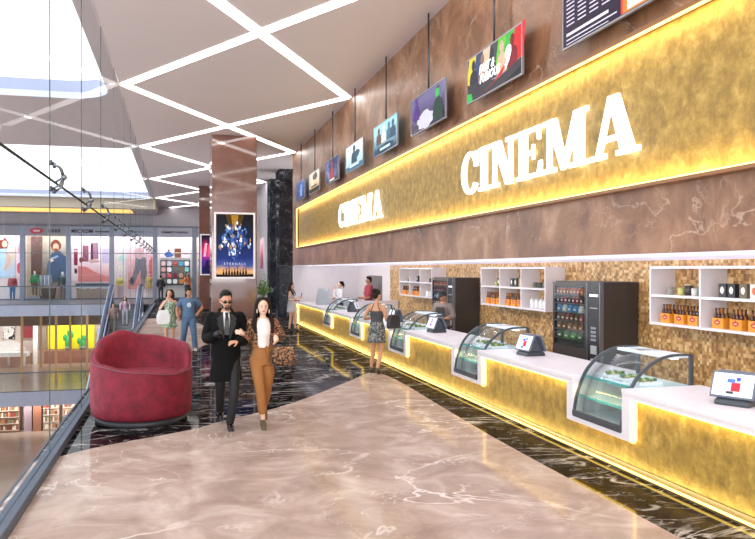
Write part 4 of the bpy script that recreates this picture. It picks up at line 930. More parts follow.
# slim timber posts on the middle level
for i, (x, y) in enumerate([(-9.56, 52.3), (-9.5, 58.8), (-7.51, 52.0), (-7.54, 58.8), (-5.68, 52.2), (-11.2, 52.3)]):
    o = MB().b2(x-.07, x+.07, y-.07, y+.07, -4.9, -.5).build('timber_post', plain('c49a68', rough=.5))
    tag(o, 'slim tan post of the middle level, ' + ['front row, at the left', 'back row, at the left', 'front row, in the middle', 'back row, before the yellow wall', 'front row, at the right beside the sofa edge', 'front row, at the left edge of the picture'][i], 'post', 'slim tan posts on the middle level')
# middle level shops
def wallbox(name, lab, cat, x0, x1, y0, y1, z0, z1, c, e=.0, group=None):
    return tag(MB().b2(x0, x1, y0, y1, z0, z1).build(name, plain(c, rough=.5, var=.08, emit=e)), lab, cat, group)
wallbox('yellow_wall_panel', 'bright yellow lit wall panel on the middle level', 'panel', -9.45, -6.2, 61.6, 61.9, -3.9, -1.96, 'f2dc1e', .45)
wallbox('red_wall_panel', 'dark red panel on the middle level left of the yellow wall', 'panel', -11.3, -10.5, 61.6, 61.9, -3.0, -1.96, '8c1f2c')
wallbox('white_pillar', 'white pillar between the red and yellow shop fronts', 'pillar', -10.4, -10.1, 61.0, 61.3, -4.9, -1.96, 'efe6e2', .1)
wallbox('shop_counter', 'reddish brown shop counter under the yellow wall', 'counter', -9.6, -6.1, 60.8, 61.3, -4.9, -3.95, '9c6a54')
wallbox('shop_counter', 'brown low counter on the middle level at the left', 'counter', -13.5, -10.5, 60.8, 61.3, -4.9, -4.1, '9a7c6c')
wallbox('clothes_stand', 'dark rack of clothes beside the white pillar on the middle level', 'rack', -10.05, -9.55, 61.2, 61.6, -3.9, -2.1, '8a7a70')
wallbox('shop_shelf', 'blue and white shelf right of the yellow wall', 'shelf', -5.9, -5.2, 61.0, 61.5, -4.6, -2.4, '8a98b8')
wallbox('zebra_print', 'black and white patterned print at the left end of the middle level', 'print', -12.6, -11.8, 61.8, 61.9, -3.1, -2.1, '8a8888').data.materials[0] = spotted('e8e4e0', '2a282a', 'd8d4d0', 3)
r = thing('white_piano', 'white grand piano shape on the middle level at the left', 'piano', (-11.6, 59.7, -4.9))
MB().prism([(-1.2, -.5), (1.1, -.5), (1.2, .1), (.5, .3), (.1, .8), (-.6, .9), (-1.2, .5)], .75, 1.05, 'z').build('case', plain('f2eeea', rough=.2), r)
MB().prism([(-1.2, 1.1), (.9, 1.1), (.6, 1.55), (-.2, 1.9), (-1.1, 1.7)], .45, .5, 'y').build('lid', plain('e8e2de', rough=.2), r)
for x, y in ((-1, -.3), (.9, -.3), (-.3, .6)): MB().lathe([(.06, 0), (.08, .75)], 8, (x, y, 0)).build('leg', plain('eae4e0'), r)
for k, (x, h_) in enumerate([(-7.95, 1.35), (-6.95, .95)]):
    r = thing('cactus_display', '%s green cactus against the yellow wall' % ['taller', 'shorter'][k], 'cactus', (x, 61.05, -3.94), 0, 'green cacti before the yellow wall')
    mb = MB(); mb.ell((0, 0, h_*.4), (.26, .2, h_*.45), seg=10); mb.ell((-.25, 0, h_*.7), (.16, .12, .25), seg=8); mb.ell((.22, 0, h_*.85), (.15, .1, .28), seg=8); mb.ell((.02, 0, h_*.95), (.14, .1, .22), seg=8); mb.build('pads', plain('2f9a46', rough=.5), r)
    MB().lathe([(.2, -.0), (.28, .28), (0, .28)], 12).build('pot', plain('8a8a80'), r)
# ground floor shops
def booksh(lab, x, y, w_, h_, c):
    r = thing('shelf_rack', lab, 'shelving', (x, y, -9.8), 0, 'racks of goods on the ground floor')
    MB().b2(-w_/2, w_/2, 0, .4, 0, h_).build('carcass', plain(c), r)
    rr = random.Random(int(x*10))
    for k in range(4):
        z = .15+k*(h_-.2)/4; MB().b2(-w_/2+.03, w_/2-.03, -.2, 0, z, z+.04).build('shelf_board', plain('e0cfc0'), r)
        g = MB(); q_ = -w_/2+.06
        while q_ < w_/2-.12:
            d_ = rr.uniform(.06, .14); g.b2(q_, q_+d_*.85, -.17, -.02, z+.04, z+.04+rr.uniform(.18, .34), mat=plain(rr.choice(['b87a58', 'd8b090', '7a4a3a', 'e8dcd0', '9a3a34', 'a8885a', '6a7a5a']))); q_ += d_
        o = g.build('goods', None, r); o['kind'] = 'stuff'
booksh('wooden rack of goods at the left edge of the ground floor', -12.2, 60.6, 1.9, 2.1, 'b08468'); booksh('rack of goods right of the reddish wall on the ground floor', -9.1, 60.6, 1.1, 2.2, 'd8c4b0'); booksh('wide rack of bottles on the ground floor under the middle walkway', -7.2, 60.6, 2.2, 2.2, 'dcc6b4')
wallbox('reddish_partition', 'reddish brown upright partition on the ground floor', 'partition', -10.3, -9.75, 60.4, 60.8, -9.8, -7.52, 'a87058')
wallbox('display_plinth', 'mauve pillar with a lit top on the ground floor', 'pillar', -10.95, -10.4, 60.5, 60.9, -9.8, -7.52, 'a8949c')
# ================================================================== ESCALATOR
r = thing('escalator', 'escalator with blue-grey sides descending from the far walkway into the atrium', 'escalator', (-3.0, 48, 0))
ex0, ex1 = -.85, .80; run = 13.0; drop = -4.9
def sl(y, z): return (y, z)
for s_, x in (('l', ex0), ('r', ex1)):
    MB().prism([(.8, .1), (0, .1), (-run, drop+.1), (-run-1, drop+.1), (-run-1, drop-.3), (-run, drop-.4), (0, -.5), (.8, -.5)], x-.16, x+.16, 'x').build('side_skirt', plain('8f9ab4', rough=.3, metal=.3), r)
    MB().prism([(.8, 1.02), (0, 1.02), (-run, drop+1.02), (-run-.8, drop+1.02), (-run-.8, drop+.1), (-run, drop+.1), (0, .1), (.8, .1)], x-.1, x+.1, 'x').build('balustrade', plain('56688a', rough=.4, metal=.2), r)
    tr_ = MB()
    for dx_ in (-.13, .13): tr_.prism([(.8, 1.10), (0, 1.10), (-run, drop+1.10), (-run-.8, drop+1.10), (-run-.8, drop+1.0), (-run, drop+1.0), (0, 1.0), (.8, 1.0)], x+dx_-.02, x+dx_+.02, 'x')
    tr_.build('edge_trim', plain('c6d0e2', rough=.3), r)
    MB().tube([(x, 1.0, .3), (x, 1.25, .6), (x, 1.15, 1.0), (x, .8, 1.16), (x, 0, 1.16), (x, -run, drop+1.16), (x, -run-.9, drop+1.16), (x, -run-1.2, drop+.8), (x, -run-1.0, drop+.3)], .07, 8).build('handrail', plain('44567a', rough=.35), r)
stp = MB(); ns = 34
for k in range(ns):
    y = -run*(k+.5)/ns; z = drop*(k+.5)/ns; stp.b2(ex0+.12, ex1-.12, y-run/ns/2, y+run/ns/2, z-.25, z+.02)
o = stp.build('steps', plain('7c8088', rough=.4, metal=.4), r)
struct('floor_landing', MB().b2(-4.2, -1.75, 48.0, 49, -.5, 0.002), plain('77757c', rough=.3))

# ================================================================== PEOPLE
def lerp(a, b, t): return a+(b-a)*t
TS = {'m': [(.86, .135, .105, .0), (.94, .165, .12, .005), (1.03, .155, .115, 0), (1.13, .145, .105, -.005), (1.23, .155, .115, -.005), (1.33, .175, .125, 0), (1.41, .185, .115, .005), (1.455, .15, .09, .01), (1.485, .085, .065, .012)],
      'f': [(.86, .14, .11, .005), (.93, .165, .12, .01), (1.02, .14, .105, .005), (1.10, .115, .088, 0), (1.18, .122, .095, -.005), (1.28, .142, .12, -.015), (1.37, .15, .1, 0), (1.43, .13, .08, .008), (1.465, .07, .055, .012)]}
def sect(sex, z):
    t_ = TS[sex]
    if z <= t_[0][0]: return t_[0][1:]
    for a, b in zip(t_[:-1], t_[1:]):
        if z <= b[0]:
            k = (z-a[0])/(b[0]-a[0]); return tuple(lerp(a[i], b[i], k) for i in (1, 2, 3))
    return t_[-1][1:]
def torso_loft(mb, sex, z0, z1, off=0, fx=1.0, fyo=0, flare=0, n=24, step=.035, sway=None):
    rings = []; m_ = max(2, int((z1-z0)/step)+1)
    for k in range(m_+1):
        z = lerp(z0, z1, k/m_); rx, ry, cy = sect(sex, z)
        fl_ = flare*max(0, (.95-z))/(.95-z0) if z0 < .95 and z < .95 else 0
        top = 1 if z < z1-.02 else .93
        dx = sway(z) if sway else 0
        rings.append([(dx+(rx*fx+off+fl_)*top*math.cos(2*PI*i/n), cy+(ry+off+fl_*.8+(fyo if math.sin(2*PI*i/n) < 0 else 0))*top*math.sin(2*PI*i/n), z) for i in range(n)])
    mb.rings(rings)
def limb(mb, pts, radii, n=6):
    P = smooth_closed(pts, n); rs = []
    m_ = len(radii)-1
    for k in range(len(P)):
        t_ = k/(len(P)-1)*m_; i = min(int(t_), m_-1); rs.append(lerp(radii[i], radii[i+1], t_-i))
    mb.tube(P, rs, 12); mb.ell(P[0], (rs[0],)*3, seg=10); mb.ell(P[-1], (rs[-1],)*3, seg=10)
def person(name, label, cat, loc, rz, h, sex, pose, outfit, hair=('short', '1d1715'), skin='d9a88a', vox=.012, group=None, turn=(0, 0), extra=None, face=True, glove=None, xo=0, body_mat=None):
    s = h/1.75; root = thing(name, label, cat, loc, rz, group)
    V = lambda p: Vector(p)/s
    sw = .175 if sex == 'm' else .15
    d = dict(RE=(-.24, .04, 1.16), RW=(-.25, -.06, .92), LE=(.24, .04, 1.16), LW=(.25, -.06, .92), RK=(-.1, -.02, .49), RA=(-.1, .02, .09), LK=(.1, -.02, .49), LA=(.1, .02, .09), RD=None, LD=None, heel=0, RP=None, LP=None)
    d.update(pose)
    hipx = .09
    RS, LS = Vector((-sw, .01, 1.40)), Vector((sw, .01, 1.40))
    RE, RW, LE, LW = V(d['RE']), V(d['RW']), V(d['LE']), V(d['LW'])
    RK, RA, LK, LA = V(d['RK']), V(d['RA']), V(d['LK']), V(d['LA'])
    RHp, LHp = Vector((-hipx, 0, .90)), Vector((hipx, 0, .90))
    sk = body_mat or plain(skin, rough=.55, var=.03, spec=.35)
    b = MB()
    torso_loft(b, sex, .84, 1.485)
    b.tube([(0, .015, 1.44), (0, .005, 1.5), (0, -.005, 1.57)], [.06, .052, .05] if sex == 'm' else [.05, .042, .042], 12)
    ax = (.056, .04, .043, .028) if sex == 'm' else (.045, .034, .035, .022)
    for S, E_, W_ in ((RS, RE, RW), (LS, LE, LW)): limb(b, [S, E_, W_], [ax[0], ax[0]*.9, ax[1], ax[2], ax[3]])
    lx = (.085, .075, .052, .055, .036) if sex == 'm' else (.085, .073, .047, .05, .031)
    for H_, K, A in ((RHp, RK, RA), (LHp, LK, LA)): limb(b, [H_, K, A], list(lx))
    hands = MB()
    for side, E_, W_, D_, P_ in ((-1, RE, RW, d['RD'], d['RP']), (1, LE, LW, d['LD'], d['LP'])):
        dr = Vector(D_).normalized() if D_ else (W_-E_).normalized()
        pn = Vector(P_).normalized() if P_ else Vector((-side, 0, 0))      # palm faces this way
        pn = (pn-dr*pn.dot(dr)); pn = pn.normalized() if pn.length > .05 else dr.orthogonal().normalized()
        ac = dr.cross(pn).normalized()*side
        hm = MB() if (glove and glove == side) else b
        tgt = hm
        c = W_+dr*.045
        tgt.tube([W_, W_+dr*.02, W_+dr*.05, W_+dr*.085], [.026, .032, .038, .034], 12, flat=.55 if abs(ac.dot(dr.cross(Vector((0, 0, 1))))) > .5 else 1.0)
        for f_ in range(4):
            off = ac*(.027-.018*f_); L_ = [.068, .076, .07, .056][f_]; p0_ = W_+dr*.078+off
            p1_ = p0_+(dr*.85+pn*.35)*L_*.45; p2_ = p1_+(dr*.45+pn*.85)*L_*.35; p3_ = p2_+(dr*.0+pn*.95)*L_*.25
            tgt.tube([p0_, p1_, p2_, p3_], [.0095, .009, .008, .0065], 8)
        q0 = W_+dr*.025+ac*.028; q1 = q0+(ac*.7+dr*.55+pn*.3)*.035; q2 = q1+(ac*.15+dr*.8+pn*.5)*.032
        tgt.tube([q0, q1, q2], [.013, .011, .008], 8)
        if tgt is not b: tgt.tube([W_-(W_-E_).normalized()*.05, W_, W_+dr*.02], [.036, .036, .034], 12); tgt.solid('glove', plain('141315', rough=.45), root, vox*.8, 2, s)
    HC = Vector((0, 0, 1.56)); HM = T(*HC) @ Euler((turn[0], 0, turn[1])).to_matrix().to_4x4() @ T(*(-HC))
    hb = b
    hb.ell((0, .012, 1.65), (.074, .09, .098), HM); hb.ell((0, -.022, 1.605), (.062, .072, .088), HM); hb.ell((0, -.045, 1.565), (.042, .045, .04), HM)
    hb.ell((0, -.098, 1.612), (.012, .018, .026), HM, seg=8); hb.ell((0, -.106, 1.6), (.016, .014, .011), HM, seg=8)
    for sg in (-1, 1): hb.ell((sg*.074, .012, 1.615), (.009, .02, .03), HM, seg=8)
    # feet
    for A, K in ((RA, RK), (LA, LK)):
        hl = d['heel']
        b.tube([A+Vector((0, .03, -.03)), A+Vector((0, -.05, -.045-hl*.6)), A+Vector((0, -.12, -.062-hl*.95))], [.036, .036, .026], 10)
    b.solid('body', sk, root, vox, 3, s)
    if face:
        for sg in (-1, 1):
            ey = MB().ell((sg*.028, -.088, 1.628), (.013, .007, .007), HM, seg=8).build('eye', plain('f0ece8', rough=.2), root); ey.scale = (s,)*3
            MB().ell((sg*.028, -.094, 1.628), (.006, .003, .0065), HM, seg=8).build('iris', plain('1c120e', rough=.2), ey)
            MB().ell((sg*.028, -.088, 1.65), (.019, .006, .0045), HM, seg=8).build('eyebrow', plain(hair[1] if hair else '2a1c16'), root).scale = (s,)*3
        MB().ell((0, -.093, 1.572), (.021, .008, .0075), HM, seg=8).build('lips', plain('a8564e' if sex == 'f' else 'a87060'), root).scale = (s,)*3
    if hair:
        st_, hc_ = hair; mb = MB(); hm_ = plain(hc_, rough=.6, var=.3, vscale=30, spec=.2)
        mb.ell((0, .028, 1.675), (.083, .09, .088), HM); mb.ell((0, .06, 1.63), (.072, .055, .08), HM)
        if st_ == 'short': mb.ell((0, -.03, 1.735), (.062, .06, .03), HM)
        if st_ in ('long', 'side'):
            for k in range(13):
                a = -.25+k*(PI+.5)/12; cx_, sy_ = math.cos(a), math.sin(a)
                p = [(.04*cx_, .02+.03*sy_, 1.745), (.085*cx_, .02+.08*sy_, 1.68), (.095*cx_, .025+.085*sy_, 1.58), (.115*cx_, .03+.085*sy_-(.045 if sy_ < .3 else 0), 1.47), (.125*cx_, .03+.09*sy_-(.11 if sy_ < .3 else 0), 1.36), (.105*cx_, .03+.09*sy_-(.13 if sy_ < .3 else 0), 1.27)]
                pp = [HM @ Vector(p[0]), HM @ Vector(p[1]), HM @ Vector(p[2])]+[Vector(v) for v in p[3:]]
                mb.tube(smooth_closed(pp, 4), [.026]*8+[.03]*8+[.027, .023, .019, .014, .01], 8)
        if st_ == 'bob':
            for k in range(11):
                a = -.2+k*(PI+.4)/10; cx_, sy_ = math.cos(a), math.sin(a)
                mb.tube([HM @ Vector(v) for v in [(.05*cx_, .03+.03*sy_, 1.74), (.09*cx_, .03+.08*sy_, 1.66), (.1*cx_, .035+.085*sy_, 1.56), (.085*cx_, .035+.07*sy_, 1.5)]], [.03, .035, .036, .022], 8)
        if st_ in ('bun', 'ponytail'): mb.ell((0, .1, 1.72), (.05, .05, .045), HM)
        if st_ == 'ponytail': mb.tube([HM @ Vector(v) for v in [(0, .12, 1.7), (0, .16, 1.62), (0, .15, 1.5)]], [.03, .035, .015], 8)
        mb.solid('hair', hm_, root, max(.009, vox), 1, s)
    for g in outfit:
        kind, mat = g[0], g[1]; o_ = dict(g[2]) if len(g) > 2 else {}
        mb = MB(); nm = o_.get('name', kind); vv = max(.011, vox)
        if kind in ('coat', 'jacket', 'top', 'dress', 'shirt'):
            off = o_.get('off', .012); z0 = o_.get('z0', .95)
            torso_loft(mb, sex, z0, o_.get('z1', 1.475), off, o_.get('fx', 1), o_.get('fy', 0), o_.get('flare', 0), sway=o_.get('sway'))
            sl_ = o_.get('sleeve', 1)
            if sl_ > 0:
                for S, E_, W_ in ((RS, RE, RW), (LS, LE, LW)):
                    k_ = min(off, .02)+.004
                    if sl_ >= 1: e_ = E_+(W_-E_)*(sl_-1 if sl_ > 1 else .0); limb(mb, [S, E_, E_+(W_-E_)*o_.get('cuff', .93)], [ax[0]+k_+.004, ax[0]*.9+k_, ax[1]+k_+.004, ax[2]+k_, ax[3]+k_+.008])
                    else: limb(mb, [S, S+(E_-S)*sl_*.5, S+(E_-S)*sl_], [ax[0]+k_+.004, ax[0]+k_, ax[0]*.9+k_+.008])
            if o_.get('collar'): mb.tube([(.075, -.03, 1.47), (.085, .03, 1.5), (.04, .08, 1.52), (-.04, .08, 1.52), (-.085, .03, 1.5), (-.075, -.03, 1.47)], .018, 8)
        elif kind == 'trousers':
            off = o_.get('off', .014); torso_loft(mb, sex, .84, o_.get('z1', 1.04), off)
            w_ = o_.get('w', 1.0)
            for H_, K, A in ((RHp, RK, RA), (LHp, LK, LA)):
                e_ = K+(A-K)*o_.get('len', .97); limb(mb, [H_, K, e_], [lx[0]+off+.004, (lx[1]+off)*w_, (lx[2]+off+.008)*w_, (lx[3]+off)*w_, (lx[4]+off+.012)*w_])
        elif kind == 'skirt':
            torso_loft(mb, sex, o_.get('z0', .6), o_.get('z1', 1.05), o_.get('off', .015), 1, 0, o_.get('flare', .04))
        elif kind == 'shoes':
            for A in (RA, LA):
                hl = d['heel']; q = MB()
                q.tube([A+Vector((0, .045, -.035)), A+Vector((0, -.03, -.045-hl*.4)), A+Vector((0, -.09, -.055-hl*.85)), A+Vector((0, -.16, -.066-hl))], [.04, .044, .042, .024], 12, flat=.9)
                if not hl: q.box((A.x, A.y-.055, A.z-.082), (.08, .26, .016))
                else:
                    q.tube([A+Vector((0, .05, -.05)), A+Vector((0, .052, -.085-hl))], [.014, .007], 8); q.box((A.x, A.y-.12, A.z-.085-hl), (.065, .1, .012))
                q.solid('shoe', mat, root, .01, 1, s)
            continue
        elif kind == 'custom':
            g[3](mb, HM, locals()); 
            if o_.get('raw'):
                q = mb.build(nm, mat, root); q.scale = (s,)*3; continue
        mb.solid(nm, mat, root, vv, o_.get('smooth', 2), s)
    return root
V0 = .0085
blackcoat = plain('08080a', rough=.85, var=.2, vscale=20, spec=.2); suit = plain('101114', rough=.7, var=.15, vscale=15)
# man in a black coat
def sunglasses(mb, HM, L_):
    for sg in (-1, 1): mb.ell((sg*.032, -.1, 1.63), (.027, .01, .018), HM, seg=12)
    mb.box((0, -.106, 1.638), (.03, .006, .007), HM)
    for sg in (-1, 1): mb.tube([HM @ Vector((sg*.058, -.09, 1.636)), HM @ Vector((sg*.08, .01, 1.632))], .004, 6)
def tie(mb, HM, L_): mb.rings([[(-w_, y_, z_), (w_, y_, z_), (w_, y_+.04, z_), (-w_, y_+.04, z_)] for w_, y_, z_ in ((.022, -.125, 1.475), (.016, -.155, 1.445), (.024, -.192, 1.38), (.027, -.205, 1.3), (.03, -.205, 1.2))], smooth=False)
def beard(mb, HM, L_):
    mb.ell((0, -.083, 1.545), (.034, .022, .024), HM); mb.ell((0, -.094, 1.583), (.03, .01, .007), HM)
    for sg in (-1, 1): mb.ell((sg*.05, -.03, 1.56), (.018, .04, .035), HM)
def lapels(mb, HM, L_):
    for sg in (-1, 1):
        mb.prism([(sg*.05, 1.475), (sg*.125, 1.40), (sg*.105, 1.36), (sg*.12, 1.345), (sg*.035, 1.13), (sg*.03, 1.2)], -.172, -.155, 'y')
person('person', 'man in a long black coat, black tie and sunglasses walking arm in arm', 'person', (.615, 10.3, 0), .02, 1.82, 'm',
  dict(RE=(-.25, -.0, 1.2), RW=(-.17, -.22, 1.24), LE=(.26, -.0, 1.18), LW=(.14, -.24, 1.16), RD=(.75, -.35, .45), LD=(-.95, -.2, -.05), LP=(0, .6, -.8), RP=(.4, .9, .2), RK=(-.07, .02, .52), RA=(-.05, .32, .17), LK=(.10, -.16, .53), LA=(.045, -.14, .095)),
  [('trousers', suit, dict(len=1.0, w=.85)), ('shirt', plain('e6e4e4', rough=.6), dict(off=.012, fx=.34, fy=.05, sleeve=0, z0=1.2, z1=1.485)), ('custom', plain('0e0e12', rough=.4), dict(name='tie', raw=1), tie),
   ('coat', blackcoat, dict(off=.032, z0=.6, flare=.045, cuff=.9, collar=1, smooth=3)), ('custom', plain('1b1b1e', rough=.7), dict(name='lapel', raw=1), lapels),
   ('shoes', plain('0d0c0c', rough=.15)), ('custom', plain('080808', rough=.1), dict(name='sunglasses', raw=1), sunglasses), ('custom', plain('2a211d'), dict(name='beard', raw=1), beard)],
  hair=('short', '1a1412'), skin='c9957a', vox=V0, turn=(.25, .12), glove=-1)
# woman in camel trousers
leo = spotted('8a5c40', '241814', 'c49a74', 42)
def sash(mb, HM, L_):
    mb.tube([(.13*math.cos(2*PI*k/20), .1*math.sin(2*PI*k/20), 1.1) for k in range(21)], .02, 8)
    mb.tube([(.02, -.115, 1.1), (.05, -.14, 1.04), (.07, -.145, .92)], [.02, .016, .012], 8); mb.ell((.02, -.115, 1.1), (.03, .02, .022))
def earr(mb, HM, L_):
    for sg in (-1, 1):
        c = HM @ Vector((sg*.082, -.012, 1.565)); mb.tube([c+Vector((.0, .016*math.cos(a), .028*math.sin(a))) for a in [2*PI*k/12 for k in range(13)]], .007, 6)
person('person', 'long-haired woman in a leopard-print jacket, white top and camel trousers walking arm in arm', 'person', (1.10, 10.24, 0), .0, 1.72, 'f',
  dict(RE=(-.17, .06, 1.15), RW=(-.26, -.10, 1.25), RD=(-.8, -.5, .35), RP=(-.3, .9, -.3), LE=(.25, .03, 1.2), LW=(.15, -.17, 1.22), LD=(.0, -.6, -.8), LP=(-.9, .1, 0), RK=(-.055, -.14, .53), RA=(-.015, -.14, .15), LK=(.06, .02, .53), LA=(.05, .3, .2), heel=.055),
  [('trousers', plain('9c6632', rough=.75, var=.08, vscale=8), dict(z1=1.12, len=.80, w=1.02, off=.011)), ('custom', plain('9c6532', rough=.7), dict(name='sash', raw=1), sash),
   ('top', plain('eee4e2', rough=.7, var=.03), dict(off=.018, fx=.72, fy=.03, sleeve=0, z0=1.08, z1=1.47)), ('jacket', leo, dict(off=.02, z0=1.08, z1=1.46, cuff=.85)),
   ('shoes', plain('5a4a34', rough=.4)), ('custom', plain('e8dcc8', rough=.3), dict(name='earring', raw=1), earr)],
  hair=('long', '1c1210'), skin='e6bfa8', vox=V0, turn=(.06, .0))
# leopard handbag
r = thing('handbag', 'leopard-print handbag with flap and black strap, carried by the woman in camel trousers', 'handbag', (1.345, 10.08, .83), .15)
lb = spotted('6e4a32', '1e1410', 'a8825e', 34)
mb = MB(); mb.rings([[(-.15*k, -.06*k2, z), (.15*k, -.06*k2, z), (.15*k, .06*k2, z), (-.15*k, .06*k2, z)] for k, k2, z in ((.95, .9, 0), (1.1, 1.1, .05), (1.05, 1.1, .15), (.8, .6, .24))], smooth=False); mb.build('bag_body', lb, r, bevel=.012)
mb = MB(); mb.prism([(-.12, .25), (.12, .25), (.13, .12), (0, .08), (-.13, .12)], -.082, -.066, 'y'); mb.build('flap', spotted('8a6246', '2a1c14', 'bd9870', 40), r, bevel=.005)
MB().tube(smooth_closed([(-.1, 0, .23), (-.08, 0, .33), (-.03, 0, .38), (.03, 0, .37), (.09, 0, .23)], 4), .009, 6).build('handle', plain('1c1614'), r)
MB().tube(smooth_closed([(-.1, -.02, .2), (-.13, -.06, .02), (-.09, -.05, -.12), (-.02, -.05, -.1), (.0, -.03, .02)], 4), .012, 6).build('strap', plain('15110f'), r)

# couple behind the sofa
person('person', 'man in a blue T-shirt and jeans strolling on the beige floor behind the sofa', 'person', (.27, 20.3, 0), .05, 1.62, 'm',
  dict(RE=(-.30, .03, 1.1), RW=(-.27, -.1, .86), LE=(.34, .06, 1.12), LW=(.22, -.13, .98), LD=(-.3, -.3, -.8), RK=(-.12, -.05, .47), RA=(-.16, .12, .12), LK=(.12, -.1, .47), LA=(.16, -.08, .09)),
  [('trousers', plain('4d6988', rough=.8, var=.12, vscale=12), dict(w=1.15, len=1.03)), ('shirt', plain('55708f', rough=.8, var=.1), dict(sleeve=.55, z0=.92, off=.02)), ('custom', plain('c9d2dc'), dict(name='shirt_print', raw=1), lambda mb, HM, L_: mb.ell((.0, -.142, 1.28), (.06, .006, .07))), ('shoes', plain('b8b4b0'))],
  hair=('short', '18120f'), skin='b98466', vox=.014, turn=(.15, .2))
person('person', 'woman in a short green print dress, hand at her mouth, beside the man in blue', 'person', (-.21, 20.5, 0), -.1, 1.58, 'f',
  dict(RE=(-.24, -.08, 1.08), RW=(-.05, -.2, 1.3), RD=(.2, -.1, .9), RP=(.3, .9, 0), LE=(.26, .0, 1.05), LW=(.24, -.12, .88), RK=(-.08, -.06, .45), RA=(-.07, .0, .1), LK=(.08, -.0, .45), LA=(.07, .15, .12)),
  [('dress', spotted('7ea582', 'd6dccb', '4f8a63', 26), dict(sleeve=0, z0=.66, z1=1.4, flare=.06, off=.014)), ('shoes', plain('8a7260'))],
  hair=('bob', '34211a'), skin='d3a084', vox=.014, turn=(.0, -.2))
r = thing('tote_bag', 'large white shoulder bag carried by the woman in the green dress', 'bag', (-.36, 20.2, .70))
MB().rings([[(-.15*k, -.06, z), (.15*k, -.06, z), (.15*k, .06, z), (-.15*k, .06, z)] for k, z in ((.9, 0), (1.1, .06), (1.15, .2), (.8, .36))], smooth=False).build('bag_body', plain('e8e4e2'), r, bevel=.02); MB().tube(smooth_closed([(-.1, 0, .34), (.05, 0, .6), (.14, 0, .58), (.1, 0, .34)], 4), .012, 6).build('strap', plain('d8d4d0'), r)
# woman with a phone by the far end of the counter
person('person', 'woman in a short pale grey dress looking at a phone by the far counter end', 'person', (3.74, 25.84, 0), 1.15, 1.66, 'f',
  dict(RE=(-.2, -.02, 1.08), RW=(-.08, -.28, 1.14), RD=(.2, -.8, .2), LE=(.2, .0, 1.06), LW=(.08, -.22, 1.04), heel=.03, RA=(-.07, .05, .11), LA=(.07, -.12, .11), RK=(-.08, 0, .49), LK=(.08, -.08, .49)),
  [('dress', plain('b9b9c2', rough=.7), dict(sleeve=0, z0=.68, z1=1.38, flare=.05, off=.012)), ('shoes', plain('1c1818'))],
  hair=('long', '33201a'), skin='dcb098', vox=.014, turn=(.25, 0))
r = thing('phone', 'dark phone in the hand of the woman in the pale grey dress', 'phone', (4.08, 25.75, 1.16), 1.15); MB().b2(-.035, .035, -.006, .006, 0, .14).build('phone_body', plain('2a2a30'), r, bevel=.004); MB().b2(-.03, .03, .006, .0075, .01, .13).build('screen', pc('8a96b0', .3), r)
# customer
def strp(mb, HM, L_):
    for sg in (-1, 1): mb.tube([(sg*.10, .085, 1.3), (sg*.06, .09, 1.4), (sg*.04, .06, 1.47), (sg*.045, -.04, 1.45), (sg*.07, -.11, 1.36)], .009, 6)
person('person', 'woman seen from behind in a dark halter top and patterned mini skirt at the counter', 'person', (3.86, 14.75, 0), 2.55, 1.7, 'f',
  dict(RE=(-.20, .0, 1.1), RW=(-.12, -.26, 1.12), RD=(.2, -.9, .1), LE=(.26, .02, 1.12), LW=(.17, -.24, 1.12), LD=(-.2, -.9, 0), heel=.07, RK=(-.07, -.04, .50), RA=(-.05, .1, .15), LK=(.09, -.02, .5), LA=(.14, -.06, .14)),
  [('top', plain('46474a', rough=.8, var=.15, vscale=14), dict(sleeve=0, z0=1.0, z1=1.31, off=.012)), ('custom', plain('3a3a3e'), dict(name='halter_strap', raw=1), strp), ('skirt', spotted('6e716f', '3e4143', '9a9a94', 24), dict(z0=.66, z1=1.1, flare=.05)), ('shoes', plain('4a382e'))],
  hair=('bun', '241812'), skin='cf9c7c', vox=.011, turn=(.1, -.35))
r = thing('shoulder_bag', 'dark shoulder bag hanging at the side of the woman at the counter', 'bag', (4.17, 14.62, .92), .6)
MB().rings([[(-.15*k, -.055, z), (.15*k, -.055, z), (.15*k, .055, z), (-.15*k, .055, z)] for k, z in ((.9, 0), (1.1, .05), (1.0, .2), (.6, .28))], smooth=False).build('bag_body', plain('2a2524'), r, bevel=.015); MB().tube(smooth_closed([(-.08, 0, .27), (0, 0, .42), (.08, 0, .27)], 4), .01, 6).build('strap', plain('1c1817'), r)
